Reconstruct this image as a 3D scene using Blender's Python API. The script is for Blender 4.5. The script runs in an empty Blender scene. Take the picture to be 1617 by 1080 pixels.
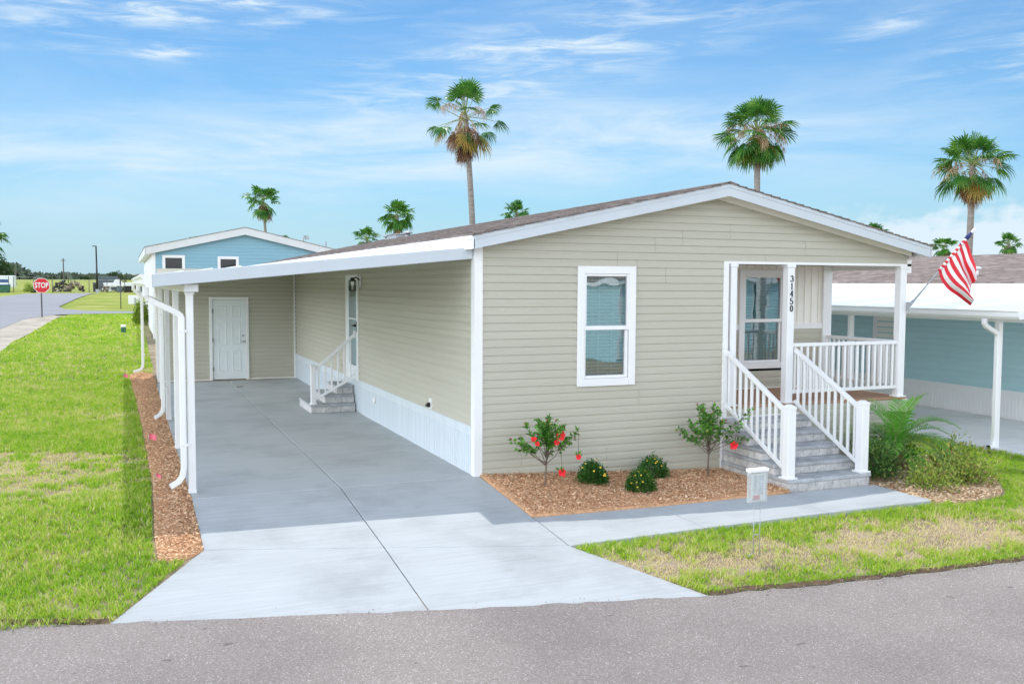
import bpy, math, random
import numpy as np
from math import sin, cos, tan, radians, pi, sqrt, atan2
from mathutils import Vector, Matrix

random.seed(7)
SC = bpy.context.scene
COL = SC.collection
W = {}          # world origin of every object built here

# ------------------------------------------------------------------ terrain
def zg(X, Y):
    left = max(-.40, .08 * Y) if Y < 0 else 0.0
    right = -.2 if Y > -2.2 else max(-.40, -.2 + (Y + 2.2) * .075)
    t = min(1, max(0, X / 3.66)); b = left * (1 - t) + right * t
    r = 0
    if Y > 12: r = .03 * (min(Y, 36) - 12) + .0095 * max(0, Y - 36)
    return b + r
def drv(Y): return min(0, .085 * Y)

# ------------------------------------------------------------------ mesh builder
class MB:
    def __init__(s): s.v = []; s.f = []; s.m = []; s.sm = []; s.pc = []
    def add(s, vs, fs, mi=0, smooth=False):
        o = len(s.v); s.v += [tuple(p) for p in vs]; f0 = len(s.f)
        for f in fs: s.f.append(tuple(i + o for i in f)); s.m.append(mi); s.sm.append(smooth)
        s.pc.append((o, len(s.v), f0, len(s.f)))
    def quad(s, a, b, c, d, mi=0): s.add([a, b, c, d], [(0, 1, 2, 3)], mi)
    def box(s, x0, x1, y0, y1, z0, z1, mi=0):
        s.add([(x0,y0,z0),(x1,y0,z0),(x1,y1,z0),(x0,y1,z0),(x0,y0,z1),(x1,y0,z1),(x1,y1,z1),(x0,y1,z1)],
              [(0,3,2,1),(4,5,6,7),(0,1,5,4),(1,2,6,5),(2,3,7,6),(3,0,4,7)], mi)
    def bar(s, a, b, w, h, up=(0,0,1), mi=0):
        a, b, up = Vector(a), Vector(b), Vector(up)
        d = (b - a).normalized(); sd = d.cross(up).normalized() * (w / 2); u = sd.cross(d).normalized() * (h / 2)
        vs = [a - sd - u, a + sd - u, a + sd + u, a - sd + u, b - sd - u, b + sd - u, b + sd + u, b - sd + u]
        s.add(vs, [(0,3,2,1),(4,5,6,7),(0,1,5,4),(1,2,6,5),(2,3,7,6),(3,0,4,7)], mi)
    def tube(s, path, r, n=8, mi=0, cap=True, smooth=True):
        P = [Vector(p) for p in path]; R = r if isinstance(r, (list, tuple)) else [r] * len(P)
        t0 = (P[1] - P[0]).normalized(); up = Vector((0,0,1)) if abs(t0.z) < .9 else Vector((1,0,0))
        sd = t0.cross(up).normalized(); vs = []; fs = []
        for i, p in enumerate(P):
            t = (P[min(i+1, len(P)-1)] - P[max(i-1, 0)]).normalized()
            sd = (sd - t * sd.dot(t)).normalized(); u = sd.cross(t)
            for k in range(n):
                a = 2 * pi * k / n + pi / n
                vs.append(p + (sd * cos(a) + u * sin(a)) * R[i])
        for i in range(len(P) - 1):
            for k in range(n): fs.append((i*n+k, i*n+(k+1) % n, (i+1)*n+(k+1) % n, (i+1)*n+k))
        s.add(vs, fs, mi, smooth)
        if cap:
            o = len(s.v) - len(vs)
            s.f.append(tuple(o + k for k in range(n))[::-1]); s.m.append(mi); s.sm.append(False)
            o2 = o + (len(P)-1) * n
            s.f.append(tuple(o2 + k for k in range(n))); s.m.append(mi); s.sm.append(False)
    def prism(s, poly, fn, mi=0):
        """poly: list of 2D points; fn(u, v, k) gives the 3D point on side k (0/1)"""
        n = len(poly); vs = [fn(u, v, 0) for u, v in poly] + [fn(u, v, 1) for u, v in poly]
        fs = [tuple(range(n))[::-1], tuple(range(n, 2*n))] + [(i, (i+1) % n, n + (i+1) % n, n + i) for i in range(n)]
        s.add(vs, fs, mi)
    def each(s, name, mats, parent, **kw):
        """one object per piece added"""
        out = []
        for (v0, v1, f0, f1) in s.pc:
            q = MB(); q.v = s.v[v0:v1]; q.f = [tuple(i-v0 for i in f) for f in s.f[f0:f1]]; q.m = s.m[f0:f1]; q.sm = s.sm[f0:f1]
            out.append(q.build(name, mats, parent, **kw))
        return out
    def build(s, name, mats, parent=None, origin=None, bevel=0, seg=1, local=False):
        me = bpy.data.meshes.new(name)
        if origin is None: origin = W[parent.name] if (parent is not None and not local) else (0, 0, 0)
        if local: origin = (0, 0, 0)
        ox, oy, oz = origin
        me.from_pydata([(x-ox, y-oy, z-oz) for x, y, z in s.v], [], s.f)
        if not isinstance(mats, (list, tuple)): mats = [mats]
        for m in mats: me.materials.append(m)
        me.polygons.foreach_set('material_index', s.m)
        me.polygons.foreach_set('use_smooth', s.sm)
        me.validate(); me.update()
        o = bpy.data.objects.new(name, me); COL.objects.link(o)
        if parent is not None:
            o.parent = parent; W[o.name] = W[parent.name]
        else:
            o.location = origin; W[o.name] = origin
        if bevel:
            b = o.modifiers.new('Bevel', 'BEVEL'); b.width = bevel; b.segments = seg; b.limit_method = 'ANGLE'; b.angle_limit = radians(40)
        return o

def np_mesh(name, verts, loops, sizes, mats, mi=None, colors=None, parent=None, origin=(0,0,0)):
    me = bpy.data.meshes.new(name)
    verts = np.asarray(verts, np.float32) - np.asarray(origin, np.float32)
    me.vertices.add(len(verts)); me.vertices.foreach_set('co', verts.ravel())
    loops = np.asarray(loops, np.int32).ravel(); sizes = np.asarray(sizes, np.int32)
    me.loops.add(len(loops)); me.loops.foreach_set('vertex_index', loops)
    me.polygons.add(len(sizes)); st = np.concatenate([[0], np.cumsum(sizes)[:-1]]).astype(np.int32)
    me.polygons.foreach_set('loop_start', st); me.polygons.foreach_set('loop_total', sizes)
    for m in mats: me.materials.append(m)
    if mi is not None: me.polygons.foreach_set('material_index', np.asarray(mi, np.int32))
    if colors is not None:
        a = me.attributes.new('tint', 'FLOAT', 'POINT'); a.data.foreach_set('value', np.asarray(colors, np.float32))
    me.update(calc_edges=True)
    o = bpy.data.objects.new(name, me); COL.objects.link(o)
    if parent is not None: o.parent = parent; W[o.name] = W[parent.name]
    else: o.location = origin; W[o.name] = tuple(origin)
    return o

def tag(o, label=None, cat=None, group=None, kind=None):
    if label: o['label'] = label
    if cat: o['category'] = cat
    if group: o['group'] = group
    if kind: o['kind'] = kind
    return o
def thing(name, label, cat, loc=(0,0,0), group=None):
    o = bpy.data.objects.new(name, None); COL.objects.link(o); o.location = loc; o.empty_display_size = .2
    W[o.name] = tuple(loc); return tag(o, label, cat, group)
def copy_tree(o, parent=None):
    c = o.copy(); COL.objects.link(c)
    if parent is not None: c.parent = parent
    for ch in list(o.children): copy_tree(ch, c)
    return c

# ------------------------------------------------------------------ materials
def lin(r, g, b):
    f = lambda c: c / 12.92 if c <= .04045 else ((c + .055) / 1.055) ** 2.4
    return (f(r/255), f(g/255), f(b/255), 1)
def newmat(name):
    m = bpy.data.materials.new(name); m.use_nodes = True; nt = m.node_tree
    b = nt.nodes['Principled BSDF']; return m, nt, b
def N(nt, t, **kw):
    n = nt.nodes.new(t)
    for k, v in kw.items():
        if k in n.inputs.keys(): n.inputs[k].default_value = v
        else: setattr(n, k, v)
    return n
def ramp(nt, pts, fac=None, interp='LINEAR'):
    r = nt.nodes.new('ShaderNodeValToRGB'); r.color_ramp.interpolation = interp
    e = r.color_ramp.elements
    while len(e) < len(pts): e.new(.5)
    for i, (p, c) in enumerate(pts): e[i].position = p; e[i].color = c if len(c) == 4 else (*c, 1)
    if fac is not None: nt.links.new(fac, r.inputs[0])
    return r
def mat(name, c, rough=.5, var=.06, scale=3.0, bump=0, bscale=60, spec=.5, metal=0, stretch=None, fine=0):
    m, nt, b = newmat(name); L = nt.links.new
    b.inputs['Roughness'].default_value = rough; b.inputs['Specular IOR Level'].default_value = spec; b.inputs['Metallic'].default_value = metal
    tc = N(nt, 'ShaderNodeNewGeometry'); vec = tc.outputs['Position']
    if stretch:
        mp = N(nt, 'ShaderNodeMapping'); mp.inputs['Scale'].default_value = stretch; L(vec, mp.inputs[0]); vec = mp.outputs[0]
    n = N(nt, 'ShaderNodeTexNoise', Scale=scale, Detail=5.0, Roughness=.6); L(vec, n.inputs['Vector'])
    lo = tuple(max(0, x * (1 - var)) for x in c[:3]); hi = tuple(min(1, x * (1 + var)) for x in c[:3])
    r = ramp(nt, [(.3, lo), (.7, hi)], n.outputs[0])
    out = r.outputs[0]
    if fine:
        n3 = N(nt, 'ShaderNodeTexNoise', Scale=bscale, Detail=3.0); L(vec, n3.inputs['Vector'])
        mx = N(nt, 'ShaderNodeMix', data_type='RGBA', blend_type='MULTIPLY'); mx.inputs[0].default_value = 1
        r3 = ramp(nt, [(.3, (1-fine,)*3), (.7, (1+fine,)*3)], n3.outputs[0])
        L(out, mx.inputs[6]); L(r3.outputs[0], mx.inputs[7]); out = mx.outputs[2]
    L(out, b.inputs['Base Color'])
    if bump:
        n2 = N(nt, 'ShaderNodeTexNoise', Scale=bscale, Detail=4.0); L(vec, n2.inputs['Vector'])
        bp = N(nt, 'ShaderNodeBump', Strength=bump, Distance=.01); L(n2.outputs[0], bp.inputs['Height']); L(bp.outputs[0], b.inputs['Normal'])
    return m

M = {}
M['siding'] = mat('clay_vinyl', (.495, .478, .395, 1), .5, .035, 1.2, .04, 40, .3, stretch=(.3, .3, 4))
M['white'] = mat('white_vinyl', (.84, .84, .84, 1), .35, .02, 4)
M['cream'] = mat('cream_vinyl', (.88, .855, .79, 1), .45, .03, 4)
M['trimalum'] = mat('painted_aluminium', (.56, .61, .65, 1), .35, .03, 2)
M['alum'] = mat('white_aluminium', (.86, .87, .88, 1), .3, .03, 2)
M['skirt'] = mat('white_skirting', (.63, .69, .73, 1), .4, .06, 2, stretch=(6, 6, .4))
M['door'] = mat('painted_door', (.78, .83, .84, 1), .4, .02, 3)
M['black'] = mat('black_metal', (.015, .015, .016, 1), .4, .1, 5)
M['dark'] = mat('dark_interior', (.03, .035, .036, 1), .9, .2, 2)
M['steel'] = mat('brushed_steel', (.45, .46, .47, 1), .3, .05, 6, metal=.9)
M['galv'] = mat('galvanised_steel', (.42, .44, .46, 1), .45, .1, 6, metal=.5)
M['deck'] = mat('stained_deck_boards', (.42, .235, .135, 1), .6, .22, 3, .2, 30, stretch=(.8, 14, 8))
M['stone_cap'] = mat('dark_stone_cap', (.40, .41, .425, 1), .8, .3, 5, .4, 50, fine=.15)
M['teal'] = mat('teal_vinyl', (.47, .69, .73, 1), .5, .05, 1.5, stretch=(.3, .3, 4))
M['blue'] = mat('sky_blue_vinyl', (.23, .43, .53, 1), .5, .04, 1.5, stretch=(.3, .3, 4))
M['fascia_gray'] = mat('pale_grey_fascia', (.66, .68, .68, 1), .5, .04, 2)
M['numeral'] = mat('black_numeral', (.02, .02, .025, 1), .4, .05, 5)
M['blind'] = mat('white_blind', (.80, .82, .81, 1), .6, .03, 5)
M['wood_trunk'] = mat('palm_trunk_bark', (.25, .225, .20, 1), .9, .3, 3, .6, 20, stretch=(1, 1, 5))
M['bark'] = mat('grey_brown_bark', (.16, .125, .095, 1), .9, .3, 14, .5, 80)
M['red'] = mat('red_petal', (.80, .012, .022, 1), .55, .15, 30)
M['redbud'] = mat('faded_bud', (.30, .06, .05, 1), .6, .2, 30)
M['yellow'] = mat('yellow_petal', (.85, .62, .06, 1), .6, .15, 30)
M['pink'] = mat('pink_plastic', (.85, .16, .24, 1), .5, .1, 30)
M['flag_red'] = mat('flag_red', (.70, .018, .035, 1), .65, .08, 20)
M['flag_white'] = mat('flag_white', (.82, .81, .82, 1), .65, .03, 20)
M['flag_blue'] = mat('flag_blue', (.02, .03, .14, 1), .65, .08, 20)
M['stop_red'] = mat('sign_red', (.62, .012, .018, 1), .4, .04, 5)
M['sign_white'] = mat('sign_white', (.85, .85, .85, 1), .4, .02, 5)
M['sign_post'] = mat('sign_post_steel', (.10, .085, .08, 1), .5, .15, 6)
M['paper'] = mat('printed_paper', (.62, .63, .66, 1), .6, .3, 16)
M['paper_red'] = mat('printed_red', (.62, .20, .18, 1), .6, .3, 24)
M['green_box'] = mat('green_steel', (.03, .13, .07, 1), .6, .15, 3)
M['blue_tarp'] = mat('blue_tarp', (.04, .10, .28, 1), .6, .2, 3)
M['container'] = mat('grey_blue_steel', (.12, .15, .18, 1), .6, .2, 2)
M['rust'] = mat('rusty_brown', (.16, .10, .07, 1), .9, .4, 1.5, .5, 4)
M['debris'] = mat('charred_debris', (.05, .045, .042, 1), .95, .6, 1.2, .6, 4)
M['tan'] = mat('tan_board', (.34, .27, .19, 1), .8, .3, 1.5)
M['greytree'] = mat('far_foliage', (.085, .115, .075, 1), .9, .45, .35)
M['road_far'] = mat('sun_bleached_asphalt', (.30, .295, .31, 1), .9, .07, .5, .2, 80)
M['dryleaf'] = mat('dry_brown_leaf', (.22, .12, .05, 1), .8, .2, 30)

def concrete(name, c=(.475, .495, .505)):
    m, nt, b = newmat(name); L = nt.links.new; b.inputs['Roughness'].default_value = .85; b.inputs['Specular IOR Level'].default_value = .25
    g = N(nt, 'ShaderNodeNewGeometry')
    n1 = N(nt, 'ShaderNodeTexNoise', Scale=.9, Detail=6.0, Roughness=.65); L(g.outputs['Position'], n1.inputs['Vector'])
    mp = N(nt, 'ShaderNodeMapping'); mp.inputs['Scale'].default_value = (1.2, 26, 4); L(g.outputs['Position'], mp.inputs[0])
    n2 = N(nt, 'ShaderNodeTexNoise', Scale=1.0, Detail=4.0, Roughness=.7); L(mp.outputs[0], n2.inputs['Vector'])
    n3 = N(nt, 'ShaderNodeTexNoise', Scale=180.0, Detail=2.0); L(g.outputs['Position'], n3.inputs['Vector'])
    r1 = ramp(nt, [(.3, tuple(x*.80 for x in c)), (.52, c), (.75, tuple(min(1, x*1.06) for x in c))], n1.outputs[0])
    r2 = ramp(nt, [(.3, (.90,.90,.90)), (.65, (1.04,1.04,1.04))], n2.outputs[0])
    mx = N(nt, 'ShaderNodeMix', data_type='RGBA', blend_type='MULTIPLY'); mx.inputs[0].default_value = 1
    L(r1.outputs[0], mx.inputs[6]); L(r2.outputs[0], mx.inputs[7])
    r3 = ramp(nt, [(.3, (.95,.95,.95)), (.7, (1.03,1.03,1.03))], n3.outputs[0])
    mx2 = N(nt, 'ShaderNodeMix', data_type='RGBA', blend_type='MULTIPLY'); mx2.inputs[0].default_value = 1
    L(mx.outputs[2], mx2.inputs[6]); L(r3.outputs[0], mx2.inputs[7])
    # sparse small stains
    v = N(nt, 'ShaderNodeTexNoise', Scale=2.6, Detail=3.0); L(g.outputs['Position'], v.inputs['Vector'])
    r4 = ramp(nt, [(.72, (1,1,1)), (.80, (.78,.77,.75))], v.outputs[0])
    mx3 = N(nt, 'ShaderNodeMix', data_type='RGBA', blend_type='MULTIPLY'); mx3.inputs[0].default_value = 1
    L(mx2.outputs[2], mx3.inputs[6]); L(r4.outputs[0], mx3.inputs[7])
    L(mx3.outputs[2], b.inputs['Base Color'])
    bp = N(nt, 'ShaderNodeBump', Strength=.18, Distance=.004); L(n2.outputs[0], bp.inputs['Height']); L(bp.outputs[0], b.inputs['Normal'])
    return m
M['concrete'] = concrete('broom_concrete')

def asphalt(name):
    m, nt, b = newmat(name); L = nt.links.new; b.inputs['Roughness'].default_value = .85; b.inputs['Specular IOR Level'].default_value = .3
    g = N(nt, 'ShaderNodeNewGeometry'); P = g.outputs['Position']
    vo = N(nt, 'ShaderNodeTexVoronoi', Scale=135.0); L(P, vo.inputs['Vector'])
    hs = N(nt, 'ShaderNodeSeparateColor'); L(vo.outputs['Color'], hs.inputs[0])
    r = ramp(nt, [(0, (.225,.195,.178)), (.5, (.288,.252,.232)), (.90, (.34,.300,.280)), (.96, (.43,.39,.37)), (1, (.60,.56,.54))], hs.outputs[0])
    n1 = N(nt, 'ShaderNodeTexNoise', Scale=.55, Detail=6.0, Roughness=.6); L(P, n1.inputs['Vector'])
    r1 = ramp(nt, [(.3, (.80,.80,.81)), (.7, (1.16,1.14,1.12))], n1.outputs[0])
    mx = N(nt, 'ShaderNodeMix', data_type='RGBA', blend_type='MULTIPLY'); mx.inputs[0].default_value = 1
    L(r.outputs[0], mx.inputs[6]); L(r1.outputs[0], mx.inputs[7])
    n2 = N(nt, 'ShaderNodeTexNoise', Scale=3.4, Detail=5.0, Roughness=.7, Distortion=.6); L(P, n2.inputs['Vector'])
    r2 = ramp(nt, [(.705, (0,0,0)), (.76, (.75,.75,.75))], n2.outputs[0])
    mx2 = N(nt, 'ShaderNodeMix', data_type='RGBA'); L(r2.outputs[0], mx2.inputs[0]); L(mx.outputs[2], mx2.inputs[6]); mx2.inputs[7].default_value = (.46,.44,.42,1)
    n4 = N(nt, 'ShaderNodeTexNoise', Scale=4.3, Detail=2.0); mp = N(nt, 'ShaderNodeMapping'); mp.inputs['Location'].default_value = (13, 5, 0); mp.inputs['Scale'].default_value = (1, 2.2, 1); L(P, mp.inputs[0]); L(mp.outputs[0], n4.inputs['Vector'])
    r4 = ramp(nt, [(.715, (0,0,0)), (.745, (.6,.6,.6))], n4.outputs[0])
    mx4 = N(nt, 'ShaderNodeMix', data_type='RGBA'); L(r4.outputs[0], mx4.inputs[0]); L(mx2.outputs[2], mx4.inputs[6]); mx4.inputs[7].default_value = (.09,.08,.075,1)
    L(mx4.outputs[2], b.inputs['Base Color'])
    bp = N(nt, 'ShaderNodeBump', Strength=.5, Distance=.006); L(vo.outputs['Distance'], bp.inputs['Height']); L(bp.outputs[0], b.inputs['Normal'])
    return m
M['asphalt'] = asphalt('worn_asphalt')

# one patch function shared by the ground sheet and the grass density: bare sandy spots in the turf
def soil():
    m, nt, b = newmat('lawn_soil'); L = nt.links.new; b.inputs['Roughness'].default_value = .95; b.inputs['Specular IOR Level'].default_value = .1
    g = N(nt, 'ShaderNodeNewGeometry'); P = g.outputs['Position']
    n1 = N(nt, 'ShaderNodeTexNoise', Scale=1.6, Detail=6.0, Roughness=.65); L(P, n1.inputs['Vector'])
    n2 = N(nt, 'ShaderNodeTexNoise', Scale=45.0, Detail=3.0); L(P, n2.inputs['Vector'])
    r = ramp(nt, [(.25, (.24,.185,.125)), (.6, (.46,.37,.27)), (.8, (.58,.48,.37))], n1.outputs[0])
    r2 = ramp(nt, [(.3, (.7,.7,.7)), (.7, (1.15,1.12,1.08))], n2.outputs[0])
    mx = N(nt, 'ShaderNodeMix', data_type='RGBA', blend_type='MULTIPLY'); mx.inputs[0].default_value = 1
    L(r.outputs[0], mx.inputs[6]); L(r2.outputs[0], mx.inputs[7])
    # beyond the garden the sheet reads as far mown turf
    sp = N(nt, 'ShaderNodeSeparateXYZ'); L(P, sp.inputs[0])
    mr = N(nt, 'ShaderNodeMapRange'); mr.inputs[1].default_value = 22; mr.inputs[2].default_value = 44; L(sp.outputs[1], mr.inputs[0])
    n3 = N(nt, 'ShaderNodeTexNoise', Scale=.5, Detail=6.0); L(P, n3.inputs['Vector'])
    rg = ramp(nt, [(.3, (.22,.30,.045)), (.5, (.31,.35,.07)), (.7, (.48,.44,.16))], n3.outputs[0])
    mx2 = N(nt, 'ShaderNodeMix', data_type='RGBA'); L(mr.outputs[0], mx2.inputs[0]); L(mx.outputs[2], mx2.inputs[6]); L(rg.outputs[0], mx2.inputs[7])
    L(mx2.outputs[2], b.inputs['Base Color'])
    bp = N(nt, 'ShaderNodeBump', Strength=.5, Distance=.02); L(n2.outputs[0], bp.inputs['Height']); L(bp.outputs[0], b.inputs['Normal'])
    return m
M['soil'] = soil()
M['sand'] = mat('pale_sand_shoulder', (.48, .42, .35, 1), .95, .22, 1.3, .5, 30, .1, fine=.15)

def leafmat(name, stops, transl=.45, rough=.45, nscale=2.0, attr=True, spec=.35):
    """stops: colour ramp over the per-leaf 'tint' value; leaves let light through"""
    m, nt, b = newmat(name); L = nt.links.new
    if attr:
        a = N(nt, 'ShaderNodeAttribute', attribute_name='tint'); src = a.outputs['Fac']
    else:
        g = N(nt, 'ShaderNodeNewGeometry'); n = N(nt, 'ShaderNodeTexNoise', Scale=nscale, Detail=4.0); L(g.outputs['Position'], n.inputs['Vector']); src = n.outputs[0]
    r = ramp(nt, stops, src)
    L(r.outputs[0], b.inputs['Base Color']); b.inputs['Roughness'].default_value = rough; b.inputs['Specular IOR Level'].default_value = spec
    t = N(nt, 'ShaderNodeBsdfTranslucent'); L(r.outputs[0], t.inputs[0])
    ms = N(nt, 'ShaderNodeMixShader'); ms.inputs[0].default_value = transl
    L(b.outputs[0], ms.inputs[1]); L(t.outputs[0], ms.inputs[2]); L(ms.outputs[0], nt.nodes['Material Output'].inputs[0])
    return m
M['grass'] = leafmat('turf_blades', [(0, (.05,.20,.012)), (.3, (.19,.45,.018)), (.6, (.42,.63,.035)), (.82, (.66,.68,.16)), (1, (.80,.68,.44))], .5, .5)
M['hibleaf'] = leafmat('hibiscus_leaf', [(0, (.035,.13,.02)), (.6, (.12,.33,.04)), (.9, (.22,.46,.06)), (1, (.40,.36,.09))], .3, .3)
M['lantleaf'] = leafmat('dense_shrub_leaf', [(0, (.015,.065,.012)), (.6, (.045,.16,.02)), (1, (.10,.28,.04))], .3, .45)
M['datefrond'] = leafmat('date_palm_leaflet', [(0, (.07,.30,.03)), (.6, (.22,.56,.07)), (1, (.58,.70,.32))], .4, .3)
M['bushleaf'] = leafmat('mixed_bush_leaf', [(0, (.06,.11,.025)), (.5, (.26,.37,.06)), (.8, (.46,.52,.10)), (1, (.42,.22,.09))], .35, .4)
M['darkbush'] = leafmat('dark_bush_leaf', [(0, (.025,.07,.018)), (.6, (.09,.20,.04)), (1, (.24,.32,.08))], .3, .4)
M['hedgeleaf'] = leafmat('bright_hedge_leaf', [(0, (.08,.17,.015)), (.6, (.24,.36,.03)), (1, (.45,.50,.06))], .4, .4)
M['treeleaf'] = leafmat('tree_leaf', [(0, (.018,.05,.015)), (.6, (.045,.10,.025)), (1, (.10,.16,.04))], .3, .5)
M['frond'] = leafmat('fan_palm_green', [(.25, (.02,.085,.015)), (.5, (.06,.20,.025)), (.7, (.17,.33,.04)), (.85, (.36,.38,.08))], .3, .35, 1.6, False)
M['frond_yellow'] = leafmat('fan_palm_yellowing', [(.3, (.22,.26,.06)), (.6, (.42,.27,.06)), (.75, (.40,.20,.09))], .35, .5, 1.2, False)
M['frond_dead'] = leafmat('fan_palm_dead', [(.3, (.14,.075,.045)), (.55, (.26,.15,.085)), (.75, (.38,.25,.15))], .15, .8, 2.0, False)
M['petiole'] = mat('petiole', (.24, .30, .10, 1), .5, .3, 2)
M['seedstalk'] = mat('seed_stalk', (.50, .36, .22, 1), .8, .2, 4)

def mulch_mat(name, a, b_, c):
    m, nt, b = newmat(name); L = nt.links.new; b.inputs['Roughness'].default_value = .9; b.inputs['Specular IOR Level'].default_value = .15
    at = N(nt, 'ShaderNodeAttribute', attribute_name='tint')
    r = ramp(nt, [(0, a), (.12, a), (.5, b_), (1, c)], at.outputs['Fac']); L(r.outputs[0], b.inputs['Base Color']); return m
M['mulch'] = mulch_mat('wood_chip', (.26,.11,.05), (.85,.53,.31), (.94,.72,.48))
M['mulch_base'] = mat('mulch_bed', (.62, .36, .20, 1), .95, .3, 25, .8, 60, .1)
M['straw'] = mulch_mat('pale_straw', (.36,.19,.10), (.68,.50,.32), (.82,.68,.50))
M['straw_base'] = mat('straw_bed', (.52, .37, .23, 1), .95, .35, 9, .8, 60, .1)

def stone_mat():
    m, nt, b = newmat('split_face_stone'); L = nt.links.new; b.inputs['Roughness'].default_value = .9; b.inputs['Specular IOR Level'].default_value = .2
    g = N(nt, 'ShaderNodeNewGeometry'); P = g.outputs['Position']
    n1 = N(nt, 'ShaderNodeTexNoise', Scale=7.0, Detail=7.0, Roughness=.7, Distortion=.8); L(P, n1.inputs['Vector'])
    r1 = ramp(nt, [(.28, (.36,.36,.36)), (.5, (.58,.565,.55)), (.72, (.76,.74,.71))], n1.outputs[0])
    sp = N(nt, 'ShaderNodeSeparateXYZ'); L(P, sp.inputs[0])
    ad = N(nt, 'ShaderNodeMath', operation='ADD'); L(sp.outputs[0], ad.inputs[0]); L(sp.outputs[1], ad.inputs[1])
    zr = N(nt, 'ShaderNodeMath', operation='MULTIPLY'); zr.inputs[1].default_value = 1/.1485; L(sp.outputs[2], zr.inputs[0])
    zf = N(nt, 'ShaderNodeMath', operation='FLOOR'); L(zr.outputs[0], zf.inputs[0])
    of = N(nt, 'ShaderNodeMath', operation='MULTIPLY'); of.inputs[1].default_value = .137; L(zf.outputs[0], of.inputs[0])
    a2 = N(nt, 'ShaderNodeMath', operation='ADD'); L(ad.outputs[0], a2.inputs[0]); L(of.outputs[0], a2.inputs[1])
    sc = N(nt, 'ShaderNodeMath', operation='MULTIPLY'); sc.inputs[1].default_value = 3.6; L(a2.outputs[0], sc.inputs[0])
    fl = N(nt, 'ShaderNodeMath', operation='FRACT'); L(sc.outputs[0], fl.inputs[0])
    lt = N(nt, 'ShaderNodeMath', operation='LESS_THAN'); lt.inputs[1].default_value = .035; L(fl.outputs[0], lt.inputs[0])
    mx = N(nt, 'ShaderNodeMix', data_type='RGBA'); L(lt.outputs[0], mx.inputs[0]); L(r1.outputs[0], mx.inputs[6]); mx.inputs[7].default_value = (.33,.325,.32,1)
    L(mx.outputs[2], b.inputs['Base Color'])
    n2 = N(nt, 'ShaderNodeTexNoise', Scale=22.0, Detail=6.0, Roughness=.7); L(P, n2.inputs['Vector'])
    bp = N(nt, 'ShaderNodeBump', Strength=.8, Distance=.02); L(n2.outputs[0], bp.inputs['Height']); L(bp.outputs[0], b.inputs['Normal'])
    return m
M['stone'] = stone_mat()

def shingle_mat(name, a, b_, c):
    m, nt, b = newmat(name); L = nt.links.new; b.inputs['Roughness'].default_value = .95; b.inputs['Specular IOR Level'].default_value = .15
    g = N(nt, 'ShaderNodeNewGeometry'); P = g.outputs['Position']
    mp = N(nt, 'ShaderNodeMapping'); mp.inputs['Rotation'].default_value = (0, 0, pi/2); L(P, mp.inputs[0])
    br = N(nt, 'ShaderNodeTexBrick', Scale=1.0); L(mp.outputs[0], br.inputs['Vector'])
    br.inputs['Color1'].default_value = (*a, 1); br.inputs['Color2'].default_value = (*b_, 1); br.inputs['Mortar'].default_value = (*[x*.5 for x in a], 1)
    br.inputs['Mortar Size'].default_value = .006; br.inputs['Brick Width'].default_value = .28; br.inputs['Row Height'].default_value = .14; br.inputs['Bias'].default_value = 0.0
    n = N(nt, 'ShaderNodeTexNoise', Scale=9.0, Detail=5.0); mp2 = N(nt, 'ShaderNodeMapping'); mp2.inputs['Scale'].default_value = (1.6, .5, 1); L(P, mp2.inputs[0]); L(mp2.outputs[0], n.inputs['Vector'])
    r = ramp(nt, [(.3, (.72,.72,.72)), (.7, (1.25,1.22,1.2))], n.outputs[0])
    mx = N(nt, 'ShaderNodeMix', data_type='RGBA', blend_type='MULTIPLY'); mx.inputs[0].default_value = 1
    L(br.outputs[0], mx.inputs[6]); L(r.outputs[0], mx.inputs[7]); L(mx.outputs[2], b.inputs['Base Color'])
    n2 = N(nt, 'ShaderNodeTexNoise', Scale=150.0); L(P, n2.inputs['Vector'])
    bp = N(nt, 'ShaderNodeBump', Strength=.4, Distance=.01); L(n2.outputs[0], bp.inputs['Height']); L(bp.outputs[0], b.inputs['Normal'])
    return m
M['shingle'] = shingle_mat('brown_shingle', (.16,.135,.125), (.26,.22,.205), 0)
M['shingle2'] = shingle_mat('weathered_shingle', (.22,.175,.155), (.33,.275,.25), 0)

def glass_mat():
    m, nt, b = newmat('window_glass'); L = nt.links.new
    tr = N(nt, 'ShaderNodeBsdfTransparent'); tr.inputs[0].default_value = (.36, .60, .61, 1)
    gl = N(nt, 'ShaderNodeBsdfGlossy'); gl.inputs['Roughness'].default_value = .015; gl.inputs[0].default_value = (.92, 1, 1, 1)
    g = N(nt, 'ShaderNodeNewGeometry'); n = N(nt, 'ShaderNodeTexNoise', Scale=2.6, Detail=1.0); L(g.outputs['Position'], n.inputs['Vector'])
    bp = N(nt, 'ShaderNodeBump', Strength=.045, Distance=.03); L(n.outputs[0], bp.inputs['Height']); L(bp.outputs[0], gl.inputs['Normal'])
    lw = N(nt, 'ShaderNodeLayerWeight', Blend=.35)
    mr = N(nt, 'ShaderNodeMapRange'); mr.inputs[3].default_value = .27; mr.inputs[4].default_value = 1.0; L(lw.outputs['Fresnel'], mr.inputs[0])
    ms = N(nt, 'ShaderNodeMixShader'); L(mr.outputs[0], ms.inputs[0]); L(tr.outputs[0], ms.inputs[1]); L(gl.outputs[0], ms.inputs[2])
    L(ms.outputs[0], nt.nodes['Material Output'].inputs[0]); return m
M['glass'] = glass_mat()
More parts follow.
